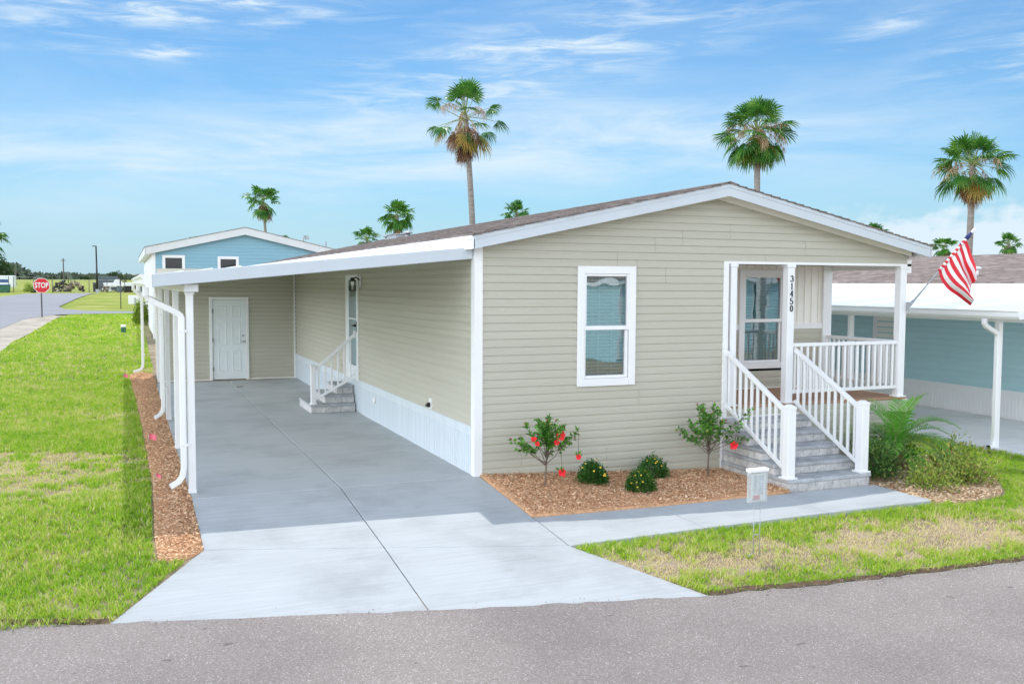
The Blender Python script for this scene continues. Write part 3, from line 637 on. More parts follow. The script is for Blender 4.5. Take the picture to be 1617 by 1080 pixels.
# ================================================================== SIDING
P_ = 0.1016
def siding(mb, O, U, Nn, zlo, zhi, left, right, holes=(), zref=0, pitch=P_, seams=(), out=.016):
    """lap courses on a vertical plane: O+U*u, face pushed out along Nn; left/right are functions of z"""
    O, U, Nn = Vector(O), Vector(U), Vector(Nn)
    prof = [(0, out), (.58, out*.86), (.70, out*.38), (1, out*.08)]
    def dep(t):
        for (a, da), (b, db) in zip(prof[:-1], prof[1:]):
            if a <= t <= b: return da+(db-da)*(t-a)/(b-a)
        return prof[-1][1]
    def P(u, z, d): return O + U*u + Nn*d + Vector((0,0,z))
    k0 = math.floor((zlo-zref)/pitch); k1 = math.ceil((zhi-zref)/pitch)
    flip = U.cross(Vector((0,0,1))).dot(Nn) < 0
    def Q(a, b, c, d):
        if flip: mb.quad(d, c, b, a)
        else: mb.quad(a, b, c, d)
    for k in range(k0, k1):
        zb = zref+k*pitch
        cuts = sorted(set([zb+t*pitch for t, _ in prof] + [z for h in holes for z in (h[2], h[3]) if zb < z < zb+pitch] + [z for z in (zlo, zhi) if zb < z < zb+pitch]))
        for a, b in zip(cuts[:-1], cuts[1:]):
            if b <= zlo+1e-6 or a >= zhi-1e-6 or b-a < 1e-5: continue
            mid = (a+b)/2
            la, ra, lb, rb = left(a), right(a), left(b), right(b)
            if ra <= la: continue
            if rb < lb: lb = rb = (lb+rb)/2
            segs = [(la, ra, lb, rb)]
            for h in holes:
                if h[2] <= mid <= h[3]:
                    ns = []
                    for s in segs:
                        if h[1] <= s[0] or h[0] >= s[1]: ns.append(s); continue
                        if h[0] > s[0]: ns.append((s[0], h[0], s[2], h[0]))
                        if h[1] < s[1]: ns.append((h[1], s[1], h[1], s[3]))
                    segs = ns
            for (su, ks) in seams:
                if k in ks:
                    ns = []
                    for s in segs:
                        if s[0] < su < s[1]: ns += [(s[0], su-.0012, s[2], su-.0012), (su+.0012, s[1], su+.0012, s[3])]
                        else: ns.append(s)
                    segs = ns
            ta, tb = (a-zb)/pitch, (b-zb)/pitch
            for s in segs:
                Q(P(s[0], a, dep(ta)), P(s[1], a, dep(ta)), P(s[3], b, dep(tb)), P(s[2], b, dep(tb)))
                if ta < 1e-4: Q(P(s[0], a, out*.05), P(s[1], a, out*.05), P(s[1], a, out), P(s[0], a, out))
c_ = lambda v: (lambda z: v)

# ================================================================== OUR HOUSE
H = thing('mobile_home', 'beige single storey home with white trim, gabled front, corner porch and attached carport', 'house', (0, 0, 0))
XR = 7.05; XC = 3.53; SL = .208
rake = lambda x: 3.58 - SL*abs(x-XC)                    # underside of the frieze
lx = lambda z: max(.02, XC-(3.58-z)/SL); rx = lambda z: min(XR-.02, XC+(3.58-z)/SL)
SE = [(1.98,(26,27)),(2.55,(28,29)),(2.98,(29,30)),(3.75,(30,31)),(5.05,(28,29)),(2.28,(25,26)),(2.72,(24,25)),(.62,(1,2)),(1.85,(1,2)),(2.33,(8,9)),(2.45,(0,-1)),(4.35,(26,27))]
mb = MB()
siding(mb, (0,0,0), (1,0,0), (0,-1,0), -.32, 3.60, lx, rx, holes=[(1.44,2.22,1.12,2.60),(3.66,XR,-1,2.72)], zref=-.01, seams=SE)
mb.build('front_wall', M['siding'], H)
mb = MB(); siding(mb, (0,0,0), (0,1,0), (-1,0,0), .60, 2.98, c_(.05), c_(13.2), holes=[(6.25,7.23,.60,2.55)], zref=-.01, seams=[(2.6,(9,10)),(4.4,(15,16)),(9.5,(12,13)),(3.6,(20,21))])
mb.build('side_wall', M['siding'], H)
mb = MB()
mb.box(.04, .06, 13.2, 18.0, 0, 2.9); mb.box(XR-.04, XR-.01, 1.8, 18.0, -.3, 2.9); mb.box(.04, XR-.02, 18, 18.02, -.3, 2.9)
mb.box(.08, XR-.06, .06, 17.9, .55, .60)                  # floor
mb.box(.05, .07, .05, 13.2, -.05, .6)
mb.each('plain_wall', M['cream'], H)
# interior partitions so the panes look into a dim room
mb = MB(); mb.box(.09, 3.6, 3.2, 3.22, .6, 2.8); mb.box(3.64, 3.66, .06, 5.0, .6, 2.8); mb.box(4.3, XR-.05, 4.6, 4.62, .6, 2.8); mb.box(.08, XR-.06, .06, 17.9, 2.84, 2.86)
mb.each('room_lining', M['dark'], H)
# trims
mb = MB()
mb.box(-.022, .085, -.022, .0, .0, 2.93); mb.box(-.022, 0, .0005, .105, .0, 2.93); mb.build('corner_trim', M['white'], H)
mb = MB(); mb.box(XR-.07, XR+.012, -.02, .0, 2.60, 2.80); mb.build('corner_trim', M['white'], H)
mb = MB()
for s in (-1, 1):                                        # frieze boards under the soffit
    xa = XC; xb = -.0 if s < 0 else XR
    pts = [(xa, rake(xa)), (xb, rake(xb)), (xb, rake(xb)+.085), (xa, rake(xa)+.085)]
    mb.prism(pts, lambda u, v, k: (u, -.028 if k else -.001, v))
mb.build('frieze_board', M['cream'], H)
# roof
YF = -.29; YB = 18.2; XE = -.13; XER = 7.17; ZP = 3.765; zt = lambda x: ZP - .2115*abs(x-XC)
mb = MB()
for xb in (XE, XER):
    pts = [(XC, zt(XC)), (xb, zt(xb)), (xb, zt(xb)-.165), (XC, zt(XC)-.165)]
    mb.prism(pts, lambda u, v, k: (u, YF if k else YF+.02, v))
    pts = [(XC, zt(XC)+.002), (xb, zt(xb)+.002), (xb, zt(xb)-.05), (XC, zt(XC)-.05)]
    mb.prism(pts, lambda u, v, k: (u, YF-.008 if k else YF-.001, v))
mb.build('rake_fascia', M['trimalum'], H)
mb = MB()
mb.box(XE-.012, XE+.01, YF, YB, zt(XE)-.165, zt(XE)-.004); mb.box(XER-.01, XER+.012, YF, YB, zt(XER)-.15, zt(XER)-.004)
mb.box(XE-.03, XE-.012, YF, YB, zt(XE)-.05, zt(XE)-.004)
mb.each('eave_fascia', M['alum'], H)
mb = MB()                                                # grooved soffit
for xb, n in ((XE, 24), (XER, 24)):
    for i in range(n):
        xa = XC+(xb-XC)*i/n; xd = XC+(xb-XC)*(i+.93)/n
        f = lambda x: rake(x)+.085
        mb.quad((xa, YF+.02, f(xa)), (xd, YF+.02, f(xd)), (xd, -.0, f(xd)), (xa, -.0, f(xa)))
        xe = XC+(xb-XC)*(i+1)/n
        mb.quad((xd, YF+.02, f(xd)+.006), (xe, YF+.02, f(xe)+.006), (xe, 0, f(xe)+.006), (xd, 0, f(xd)+.006))
mb.build('soffit', M['cream'], H)
mb = MB(); nr = 27
for xb in (XE-.03, XER+.03):
    for i in range(nr):
        xa = XC+(xb-XC)*i/nr; xd = XC+(xb-XC)*(i+1)/nr; h0 = zt(xa)+.008; h1 = zt(xd)+.022
        j = 0.006*((i*7) % 3)
        pts = [(xa, h0), (xd, h1), (xd, h1-.02), (xa, h0-.012)]
        mb.prism(pts, lambda u, v, k: (u, (YF-.022-j) if k else YB, v))
mb.prism([(XC-.16, zt(XC-.16)+.022), (XC, ZP+.032), (XC+.16, zt(XC+.16)+.022), (XC, ZP+.015)], lambda u, v, k: (u, YF-.02 if k else YB, v))
roof = mb.build('roof', M['shingle'], H)
mb = MB(); z0 = 3.70
mb.box(3.1, 3.5, 15.0, 15.9, 3.60, 3.80); mb.box(3.07, 3.53, 14.97, 15.93, 3.80, 3.825); mb.build('roof_vent', M['galv'], roof, bevel=.01)
for y in (16.6, 14.4):
    mb = MB(); mb.tube([(3.3,y,3.55),(3.3,y,3.80)], .07, 12); mb.tube([(3.3,y,3.80),(3.3,y,3.83),(3.3,y,3.86)], [.13,.14,.09], 12); mb.build('vent_pipe', M['galv'], roof)

def sash_window(parent, x0, x1, z0, z1, y, name='window', tw=.10, blind=True):
    """double hung window facing -Y, outer trim box given; frame > sash, grille, pane, blind"""
    mb = MB(); d = .03
    mb.box(x0, x0+tw, y-d, y, z0, z1); mb.box(x1-tw, x1, y-d, y, z0, z1); mb.box(x0+tw, x1-tw, y-d, y, z1-tw, z1); mb.box(x0+tw, x1-tw, y-d, y, z0, z0+tw)
    w = mb.build(name, M['white'], parent, bevel=.006, seg=2)
    a, b, c, e = x0+tw, x1-tw, z0+tw, z1-tw; zm = c+(e-c)*.485; s = .032
    mb = MB()
    mb.box(a, a+s, y-.016, y+.03, zm, e); mb.box(b-s, b, y-.016, y+.03, zm, e); mb.box(a+s, b-s, y-.016, y+.03, e-s, e); mb.box(a, b, y-.022, y+.03, zm-.028, zm+.028)
    mb.box(a, a+s, y+.0, y+.045, c, zm-.028); mb.box(b-s-.015, b, y, y+.045, c, zm-.028); mb.box(a+s, b-s-.015, y, y+.045, c, c+s*1.2)
    mb.build('sash', M['white'], w, bevel=.004)
    mb = MB(); mb.quad((a+s, y+.012, zm), (b-s, y+.012, zm), (b-s, y+.012, e-s), (a+s, y+.012, e-s)); mb.build('pane', M['glass'], w)
    mb = MB(); mb.quad((a+s, y+.03, c+s), (b-s, y+.03, c+s), (b-s, y+.03, zm-.02), (a+s, y+.03, zm-.02)); mb.build('pane', M['glass'], w)
    mb = MB()
    for lo, hi, yy in ((zm, e-s, y+.018), (c+s, zm-.02, y+.036)):
        for t in (1/3, 2/3):
            xx = a+s+(b-a-2*s)*t; mb.box(xx-.0035, xx+.0035, yy-.003, yy, lo, hi)
        zz = lo+(hi-lo)*.5; mb.box(a+s, b-s, yy-.0035, yy-.0005, zz-.003, zz+.003)
    mb.build('grille', M['white'], w)
    if blind:
        mb = MB(); z = c+.01
        while z < e-.02:
            mb.quad((a+.01, y+.085, z), (b-.01, y+.085, z), (b-.01, y+.10, z+.030), (a+.01, y+.10, z+.030)); z += .045
        for t in (.25, .75): xx = a+(b-a)*t; mb.box(xx-.002, xx+.002, y+.08, y+.082, c, e)
        mb.build('blind', M['blind'], w)
    return w
sash_window(H, 1.395, 2.255, 1.075, 2.645, -.012)

# ---- porch
YP = 1.72; DK = .71
mb = MB()
for i in range(12):
    y0 = -.03+i*.147; mb.box(3.68, XR-.02, y0, y0+.141, DK-.03, DK)
mb.build('porch_deck', M['deck'], H, bevel=.004)
mb = MB(); mb.box(3.69, XR-.03, .005, YP, DK-.05, DK-.034); mb.box(3.69, XR-.03, .02, YP, .3, .32); mb.each('deck_frame', M['dark'], H)
mb = MB(); siding(mb, (0,0,0), (1,0,0), (0,-1,0), -.35, DK-.035, c_(3.66), c_(6.98), zref=-.01, seams=[(5.9,(3,4))]); mb.build('deck_skirt', M['siding'], H)
mb = MB(); mb.box(6.96, 7.06, -.022, .0, -.3, DK-.033); mb.box(7.04, 7.06, 0, YP, -.3, DK-.033)
mb.box(3.645, 3.675, -.02, .0, -.25, .56); mb.box(3.675, 5.0, -.022, -.002, .545, .562); mb.box(.095, 3.66, -.016, -.0, -.30, -.27); mb.each('skirt_trim', M['white'], H)
# back wall: siding wainscot, white band, board and batten above
mb = MB(); siding(mb, (0,YP,0), (1,0,0), (0,-1,0), DK, 1.68, c_(3.66), c_(6.92), holes=[(5.24,6.06,1.0,2.8)], zref=-.01); mb.build('porch_wainscot', M['siding'], H)
mb = MB()
mb.box(3.67, 5.19, YP-.002, YP+.02, 1.77, 2.73); mb.box(6.11, 6.92, YP-.002, YP+.02, 1.77, 2.73); mb.box(5.19, 6.11, YP-.002, YP+.02, 2.60, 2.73)
xx = 3.75
while xx < 6.9:
    zlo = 2.64 if 5.14 < xx < 6.14 else 1.77
    mb.box(xx-.012, xx+.012, YP-.016, YP-.002, zlo, 2.73); xx += .145
mb.build('porch_panel', M['cream'], H)
mb = MB(); mb.box(3.67, 5.17, YP-.03, YP+.0, 1.68, 1.77); mb.box(6.12, 6.92, YP-.03, YP, 1.68, 1.77); mb.box(3.67, 6.92, YP-.022, YP, DK, DK+.018); mb.each('porch_band', M['white'], H, bevel=.004)
sash_window(H, 5.17, 6.12, 1.04, 2.66, YP-.012)
mb = MB(); mb.box(6.86, 7.04, YP-.05, YP+.02, DK, 2.73); mb.build('corner_trim', M['white'], H, bevel=.005)
mb = MB(); mb.box(3.66, XR, .0, YP+.02, 2.735, 2.75); mb.box(3.655, XR+.01, -.02, .02, 2.70, 2.735); mb.box(XR-.02, XR+.01, .02, YP, 2.65, 2.735); mb.build('porch_ceiling', M['white'], H)
mb = MB(); mb.box(3.655, 3.74, -.024, .0, -.0, 2.70); mb.box(3.655, 3.675, .0, YP-.03, DK, 2.73); mb.build('porch_jamb', M['white'], H, bevel=.004)
def porch_post(x0, x1, y0, y1):
    mb = MB(); mb.box(x0, x1, y0, y1, DK+.002, 2.70); p = mb.build('porch_post', M['white'], H, bevel=.006, seg=2)
    mb = MB(); mb.box(x0-.03, x1+.03, y0-.03, y1+.03, DK+.001, DK+.022); mb.box(x0-.012, x1+.012, y0-.012, y1+.012, 2.655, 2.699); mb.each('post_base', M['white'], p, bevel=.006)
    return p
porch_post(3.78, 3.88, -.02, .08)
pmid = porch_post(4.745, 4.865, -.03, .09)
pright = porch_post(6.85, 6.97, -.03, .09)
def railing(name, parent, a, b, zt0, zt1, zb0, zb1, n, wtop=.05, bal=.034, yaxis=False, skip_end=False):
    """sloped or level rail from a to b (xy), top heights zt*, bottom heights zb*"""
    mb = MB(); a = Vector(a); b = Vector(b)
    mb.bar((a.x,a.y,zt0), (b.x,b.y,zt1), wtop, .055); r = mb.build(name, M['white'], parent, bevel=.008, seg=2)
    mb = MB(); mb.bar((a.x,a.y,zb0), (b.x,b.y,zb1), .04, .05); mb.build('bottom_rail', M['white'], r, bevel=.006)
    for i in range(n):
        t = (i+.6)/(n+.2); p = a+(b-a)*t; z1 = zt0+(zt1-zt0)*t-.015; z0 = zb0+(zb1-zb0)*t+.015
        mb = MB(); h = bal/2; mb.box(p.x-h, p.x+h, p.y-h, p.y+h, z0, z1); mb.build('baluster', M['white'], r, bevel=.004)
    return r
r = railing('porch_railing', H, (4.87,.03), (6.85,.03), 1.545, 1.545, .865, .865, 17)
mb = MB(); mb.box(5.85, 5.88, .015, .045, DK, .845); mb.build('rail_foot', M['white'], r)
railing('porch_railing', H, (6.95,.10), (6.95,YP-.05), 1.545, 1.545, .865, .865, 14)

# house numerals on the middle post, drawn with a broad nib
def nib(mb, pts, x, z, w, h, y, thick, thin):
    for (a, b) in zip(pts[:-1], pts[1:]):
        ax, az, bx, bz = x+a[0]*w, z+a[1]*h, x+b[0]*w, z+b[1]*h
        d = Vector((bx-ax, bz-az)); l = d.length
        if l < 1e-6: continue
        d /= l; t = thin+(thick-thin)*abs(d.y); n = Vector((-d.y, d.x))*t/2; e = d*thin*.4
        q = [(ax-n.x-e.x, az-n.y-e.y), (bx-n.x+e.x, bz-n.y+e.y), (bx+n.x+e.x, bz+n.y+e.y), (ax+n.x-e.x, az+n.y-e.y)]
        mb.prism(q, lambda u, v, k: (u, y-.006*k, v))
def arc(cx, cy, rx_, ry_, a0, a1, n=10): return [(cx+rx_*cos(radians(a0+(a1-a0)*i/n)), cy+ry_*sin(radians(a0+(a1-a0)*i/n))) for i in range(n+1)]
DIG = {'3': [arc(.45,.74,.34,.24,160,-80), arc(.45,.27,.40,.27,80,-160)], '1': [[(.5,0),(.5,1)], [(.5,1),(.28,.86)], [(.25,.01),(.75,.01)]],
       '4': [[(.66,0),(.66,1)], [(.66,1),(.08,.30)], [(.08,.30),(.92,.30)], [(.45,.01),(.87,.01)]], '5': [[(.85,.97),(.22,.97)], [(.22,.97),(.16,.56)], arc(.44,.30,.42,.31,130,-150)],
       '0': [arc(.5,.5,.36,.5,0,360,18)]}
for ch, zc in zip('31450', (2.50, 2.39, 2.285, 2.18, 2.075)):
    mb = MB()
    for st in DIG[ch]: nib(mb, st, 4.783, zc-.042, .056, .084, -.0305, .016, .007)
    mb.build('house_numeral', M['numeral'], pmid)

# ---- skirting on the carport side
mb = MB(); mb.box(-.012, 0, .10, 13.2, 0, .60)
y = .14
while y < 13.15: mb.box(-.018, -.012, y, y+.055, .02, .50); y += .078
mb.box(-.024, -.012, .10, 13.2, .50, .585); mb.box(-.03, -.0, .10, 13.2, .585, .618)
sk = mb.build('skirting', M['skirt'], H)
mb = MB(); mb.tube([(-.045,5.0,.38),(-.02,5.0,.38)], .055, 16); mb.build('access_cap', M['white'], sk)
mb = MB(); mb.box(-.035, -.0, 1.74, 1.83, .63, .79); o = mb.build('outlet_box', M['white'], H, bevel=.004)
mb = MB(); mb.box(-.075, -.035, 1.755, 1.815, .66, .72); mb.tube([(-.035,1.78,.70),(-.10,1.78,.68)], .014, 8); mb.build('hose_tap', M['black'], o)
mb = MB(); mb.box(-.035, -.0, 7.95, 8.06, .95, 1.12); o = mb.build('outlet_box', M['white'], H, bevel=.004)

# ---- side door with glass, lantern beside it
mb = MB(); mb.box(-.035, .03, 6.23, 6.31, .60, 2.57); mb.box(-.035, .03, 7.17, 7.25, .60, 2.57); mb.box(-.035, .03, 6.31, 7.17, 2.49, 2.57); mb.box(-.04, .03, 6.31, 7.17, .60, .64)
d = mb.build('side_door', M['white'], H, bevel=.005)
mb = MB(); mb.box(-.018, .02, 6.31, 6.43, .64, 2.49); mb.box(-.018, .02, 7.05, 7.17, .64, 2.49); mb.box(-.018, .02, 6.43, 7.05, 2.37, 2.49); mb.box(-.018, .02, 6.43, 7.05, .64, .86); mb.box(-.016, .01, 6.43, 7.05, 1.72, 1.75); mb.build('door_leaf', M['door'], d, bevel=.005)
mb = MB(); mb.quad((-.006,7.05,.86),(-.006,6.43,.86),(-.006,6.43,2.37),(-.006,7.05,2.37)); mb.build('pane', M['glass'], d)
mb = MB(); mb.quad((.06,7.05,.86),(.06,6.43,.86),(.06,6.43,2.37),(.06,7.05,2.37)); mb.build('blind', M['blind'], d)
mb = MB(); mb.tube([(-.018,6.37,1.62),(-.08,6.37,1.62)], .022, 10); mb.tube([(-.08,6.37,1.62),(-.085,6.47,1.62)], .012, 8); mb.box(-.03,-.016,6.345,6.395,1.50,1.70); mb.build('handle', M['black'], d)
L_ = MB(); L_.box(-.03, -.0, 6.03, 6.13, 2.33, 2.55); lan = L_.build('wall_lantern', M['white'], H, bevel=.004)
mb = MB(); mb.tube([(-.03,6.08,2.47),(-.09,6.08,2.52),(-.16,6.08,2.49)], .014, 8); mb.box(-.215,-.105,6.025,6.135,2.445,2.465); mb.prism([(-.20,6.04),(-.12,6.04),(-.12,6.12),(-.20,6.12)], lambda u, v, k: (u*(1-.35*k)-.056*k, v*(1-.35*k)+2.128*k, 2.465+.05*k))
for x in (-.21,-.11):
    for yy in (6.03,6.13): mb.box(x-.007, x+.007, yy-.007, yy+.007, 2.28, 2.45)
mb.box(-.215,-.105,6.025,6.135,2.27,2.285); mb.build('lantern_cage', M['black'], lan)
mb = MB(); mb.tube([(-.16,6.08,2.285),(-.16,6.08,2.37)], .014, 10); mb.build('bulb', M['cream'], lan)

# ---- storage room at the back of the carport
zc_ = lambda x: 2.70 + (x+.1)*(.33/3.64)                  # underside of the carport roof
mb = MB(); siding(mb, (0,13.2,0), (1,0,0), (0,-1,0), .02, 2.75, c_(-3.30), c_(-.04), holes=[(-2.06,-1.22,0,2.02)], zref=-.01, seams=[(-.7,(13,14)),(-2.6,(9,10))]); mb.build('storage_wall', M['siding'], H)
mb = MB(); siding(mb, (-3.30,13.2,0), (0,1,0), (-1,0,0), .0, 2.36, c_(.06), c_(1.5), zref=-.01); mb.box(-3.29, 0, 14.7, 14.72, 0, 2.36); mb.build('storage_wall', M['siding'], H)
mb = MB(); mb.box(-3.325, -3.24, 13.165, 13.2, .0, 2.37); mb.box(-3.325, -3.30, 13.2, 13.28, .0, 2.37); mb.box(-.06, -.02, 13.15, 13.2, .0, 2.69); mb.box(-3.24, -2.11, 13.17, 13.2, 0, .03); mb.box(-1.17, -.06, 13.17, 13.2, 0, .03)
tr = mb.each('corner_trim', M['white'], H)[2]
mb = MB(); z = .66
while z < 2.66: mb.box(-.022, -.012, 13.125, 13.148, z, z+.035); z += P_
mb.each('channel_slot', M['black'], tr)
mb = MB(); mb.box(-2.11, -2.04, 13.155, 13.22, .0, 2.06); mb.box(-1.24, -1.17, 13.155, 13.22, 0, 2.06); mb.box(-2.04, -1.24, 13.155, 13.22, 1.99, 2.06); d = mb.build('storage_door', M['white'], H, bevel=.005)
mb = MB(); mb.box(-2.035, -1.245, 13.19, 13.22, .02, 1.985)
def panel(x0, x1, z0, z1):
    y = 13.19
    for (a, b, c, e) in ((x0, x0+.025, z0, z1), (x1-.025, x1, z0, z1), (x0+.025, x1-.025, z0, z0+.025), (x0+.025, x1-.025, z1-.025, z1)): mb.box(a, b, y-.008, y, c, e)
for x0, x1 in ((-1.91,-1.70),(-1.58,-1.37)): panel(x0, x1, .22, .72); panel(x0, x1, .88, 1.44); panel(x0, x1, 1.56, 1.84)
mb.build('door_leaf', M['door'], d, bevel=.003)
mb = MB(); mb.tube([(-1.31,13.19,.95),(-1.31,13.13,.95)], .028, 12); mb.tube([(-1.31,13.19,1.10),(-1.31,13.165,1.10)], .026, 12); mb.box(-1.272, -1.258, 13.15, 13.16, .92, .98); mb.build('knob', M['steel'], d)
for z in (.28, 1.0, 1.72):
    mb = MB(); mb.box(-2.045, -2.03, 13.150, 13.19, z-.05, z+.05); mb.build('hinge', M['black'], d)
mb = MB(); mb.box(-2.04, -1.24, 13.17, 13.2, .004, .018); mb.build('threshold', M['black'], d)

# ---- carport roof, gutter, posts, downspouts
mb = MB(); zt_ = lambda x: 2.855 + (x+.1)*(.355/3.64); zb_ = lambda x: zt_(x)-.145
mb.prism([(-.03, zt_(-.03)), (-3.74, zt_(-3.74)), (-3.74, zb_(-3.74)), (-.03, zb_(-.03))], lambda u, v, k: (u, .02 if k else .05, v))
f = mb.build('carport_fascia', M['trimalum'], H, bevel=.006)
mb = MB()
n = 12
for i in range(n):
    xa = -.03-(3.71)*i/n; xb = -.03-3.71*(i+1)/n
    mb.prism([(xa, zt_(xa)-.02), (xb+.02, zt_(xb)-.02), (xb+.02, zt_(xb)-.085), (xa, zt_(xa)-.085)], lambda u, v, k: (u, .05 if k else 14.8, v))
    mb.prism([(xb+.02, zt_(xb)+.012), (xb, zt_(xb)+.012), (xb, zt_(xb)-.085), (xb+.02, zt_(xb)-.085)], lambda u, v, k: (u, .05 if k else 14.8, v))
mb.build('carport_roof', M['alum'], H)
mb = MB()
pr = [(-3.74,2.35),(-3.79,2.35),(-3.825,2.39),(-3.83,2.44),(-3.855,2.47),(-3.86,2.495),(-3.74,2.495)]
mb.prism(pr, lambda u, v, k: (u, .02 if k else 14.85, v)); mb.build('gutter', M['alum'], H)
mb = MB(); mb.box(-3.39, -3.29, .25, 13.15, 2.30, 2.375); mb.box(-3.40, -3.25, .20, .25, 2.305, 2.39); mb.build('carport_beam', M['alum'], H, bevel=.004)
for y in (.30, 3.43, 6.53, 9.7):
    mb = MB(); mb.box(-3.38, -3.30, y, y+.08, 0, 2.31); p = mb.build('carport_post', M['white'], H, bevel=.006, seg=2)
    mb = MB(); mb.box(-3.385, -3.295, y-.005, y+.085, 0.001, .035); mb.each('post_base', M['white'], p); mb = MB(); mb.box(-3.39, -3.29, y-.006, y+.086, 2.27, 2.30); mb.build('post_collar', M['white'], p)
def downspout(y, xs=-3.80, xv=-3.43, xo=-3.58, zlow=.10):
    mb = MB(); path = [(xs, y, 2.36), (xs, y, 2.27)]
    path += [(xs+(xv-xs)*t*t*(3-2*t), y+.02, 2.27-.26*t) for t in (.15,.3,.45,.6,.75,.9,1)]
    path += [(xv, y+.02, 1.9), (xv, y+.02, zlow+.20), (xv-.015, y+.02, zlow+.11), (xv-.06, y, zlow+.05), (xo, y-.02, zlow)]
    mb.tube(path, .048, 4, smooth=False, cap=False)
    d = mb.build('downspout', M['white'], H, bevel=.01, seg=2)
    mb = MB()
    for z in (.55, 1.85): mb.box(xv-.042, xv+.06, y-.018, y-.013+.075, z, z+.025)
    mb.each('strap', M['white'], d)
downspout(.28); downspout(6.42, zlow=.06); downspout(14.70, xs=-3.82, xv=-3.62, xo=-3.85, zlow=.06+zg(-3.5,14.7))

# ---- side steps (stand on the slab) with one rail
S = thing('side_steps', 'grey block steps with white handrail at the carport side door', 'steps', (-.45, 7.0, 0))
for i, (x0, z0, z1) in enumerate(((-.88,0,.16),(-.60,.16,.32),(-.36,.32,.48))):
    y0 = 6.42+.10*i; y1 = 7.68-.10*i
    mb = MB(); mb.box(x0+.012, -.035, y0+.012, y1-.012, z0, z1-.045); mb.box(x0, -.034, y0, y1, z1-.045, z1, 1); mb.build('step', [M['stone'], M['stone_cap']], S, bevel=.01, seg=2)
mb = MB(); mb.box(-.86, -.77, 6.45, 6.54, .16, .87); p = mb.build('newel_post', M['white'], S, bevel=.006, seg=2)
mb = MB(); mb.box(-.88, -.75, 6.43, 6.56, .161, .18); mb.prism([(-.87,6.44),(-.76,6.44),(-.76,6.55),(-.87,6.55)], lambda u, v, k: (u*(1-.3*k)-.2445*k, v*(1-.3*k)+1.9485*k, .87+.03*k)); mb.build('post_cap', M['white'], p)
r = railing('handrail', S, (-.78,6.49), (-.04,6.49), .80, 1.44, .25, .66, 6, .05, .03)
mb = MB(); mb.box(-.05, -.014, 6.45, 6.53, 1.38, 1.52); mb.box(-.05, -.014, 6.46, 6.52, .63, .72); mb.each('wall_bracket', M['white'], r)

# ---- porch steps
S = thing('porch_steps', 'wide grey stone front steps with white handrails leading up to the porch', 'steps', (4.33, -.75, -.2))
for i in range(5):
    y0 = -1.47+.285*i; z1 = -.045+.148*i; z0 = z1-.148 if i else -.26
    mb = MB(); mb.box(3.672, 5.0-.012, y0+.015, -.024, z0, z1-.05); mb.box(3.66, 5.0, y0, -.025, z1-.05, z1, 1); mb.build('step', [M['stone'], M['stone_cap']], S, bevel=.012, seg=2)
for x in (3.72, 4.91):
    mb = MB(); mb.box(x-.06, x+.06, -1.44, -1.32, -.045, .87); p = mb.build('newel_post', M['white'], S, bevel=.006, seg=2)
    mb = MB(); mb.box(x-.085, x+.085, -1.465, -1.295, -.044, -.02); mb.box(x-.066, x+.066, -1.446, -1.314, .85, .875)
    mb.prism([(x-.066,-1.446),(x+.066,-1.446),(x+.066,-1.314),(x-.066,-1.314)], lambda u, v, k: (u*(1-.6*k)+x*.6*k, v*(1-.6*k)-1.38*.6*k, .875+.03*k)); mb.each('post_cap', M['white'], p, bevel=.004)
    r = railing('handrail', S, (x,-1.32), (x,-.02), .80, 1.475, .06, .735, 10, .055, .034)
    if x < 4: 
        mb = MB(); mb.box(x-.06, x-.0, -.045, -.024, .56, 1.55); mb.build('wall_bracket', M['white'], r)
# ================================================================== PLANTS
class Leaves:
    """many small leaf faces in one mesh with a per-leaf tint"""
    def __init__(s): s.V = []; s.L = []; s.S = []; s.T = []; s.mi = []
    def leaf(s, p, d, n, l, w, tint, fold=.25, mi=0):
        d = d.normalized(); sd = d.cross(n)
        if sd.length < 1e-4: sd = d.orthogonal()
        sd.normalize(); nn = sd.cross(d); o = len(s.V)
        m = p + d*(l*.45)
        for q in (p, m + sd*w/2 + nn*w*fold, p + d*l - nn*l*.12, m - sd*w/2 + nn*w*fold, m): s.V.append(q[:]); s.T.append(tint)
        for f in ((0,1,4),(1,2,4),(2,3,4),(3,0,4)): s.L += [o+i for i in f]; s.S.append(3); s.mi.append(mi)
    def strip(s, pts, ws, sd, tint, mi=0):
        o = len(s.V)
        for p, w in zip(pts, ws):
            s.V.append((p - sd*w/2)[:]); s.V.append((p + sd*w/2)[:]); s.T += [tint, tint]
        for i in range(len(pts)-1): s.L += [o+2*i, o+2*i+1, o+2*i+3, o+2*i+2]; s.S.append(4); s.mi.append(mi)
    def build(s, name, mats, parent=None, local=False):
        org = (0,0,0) if local or parent is None else W[parent.name]
        return np_mesh(name, s.V, s.L, s.S, mats, s.mi, s.T, parent, org)
def rdir(r): 
    v = Vector((r.gauss(0,1), r.gauss(0,1), r.gauss(0,1))); return v.normalized()

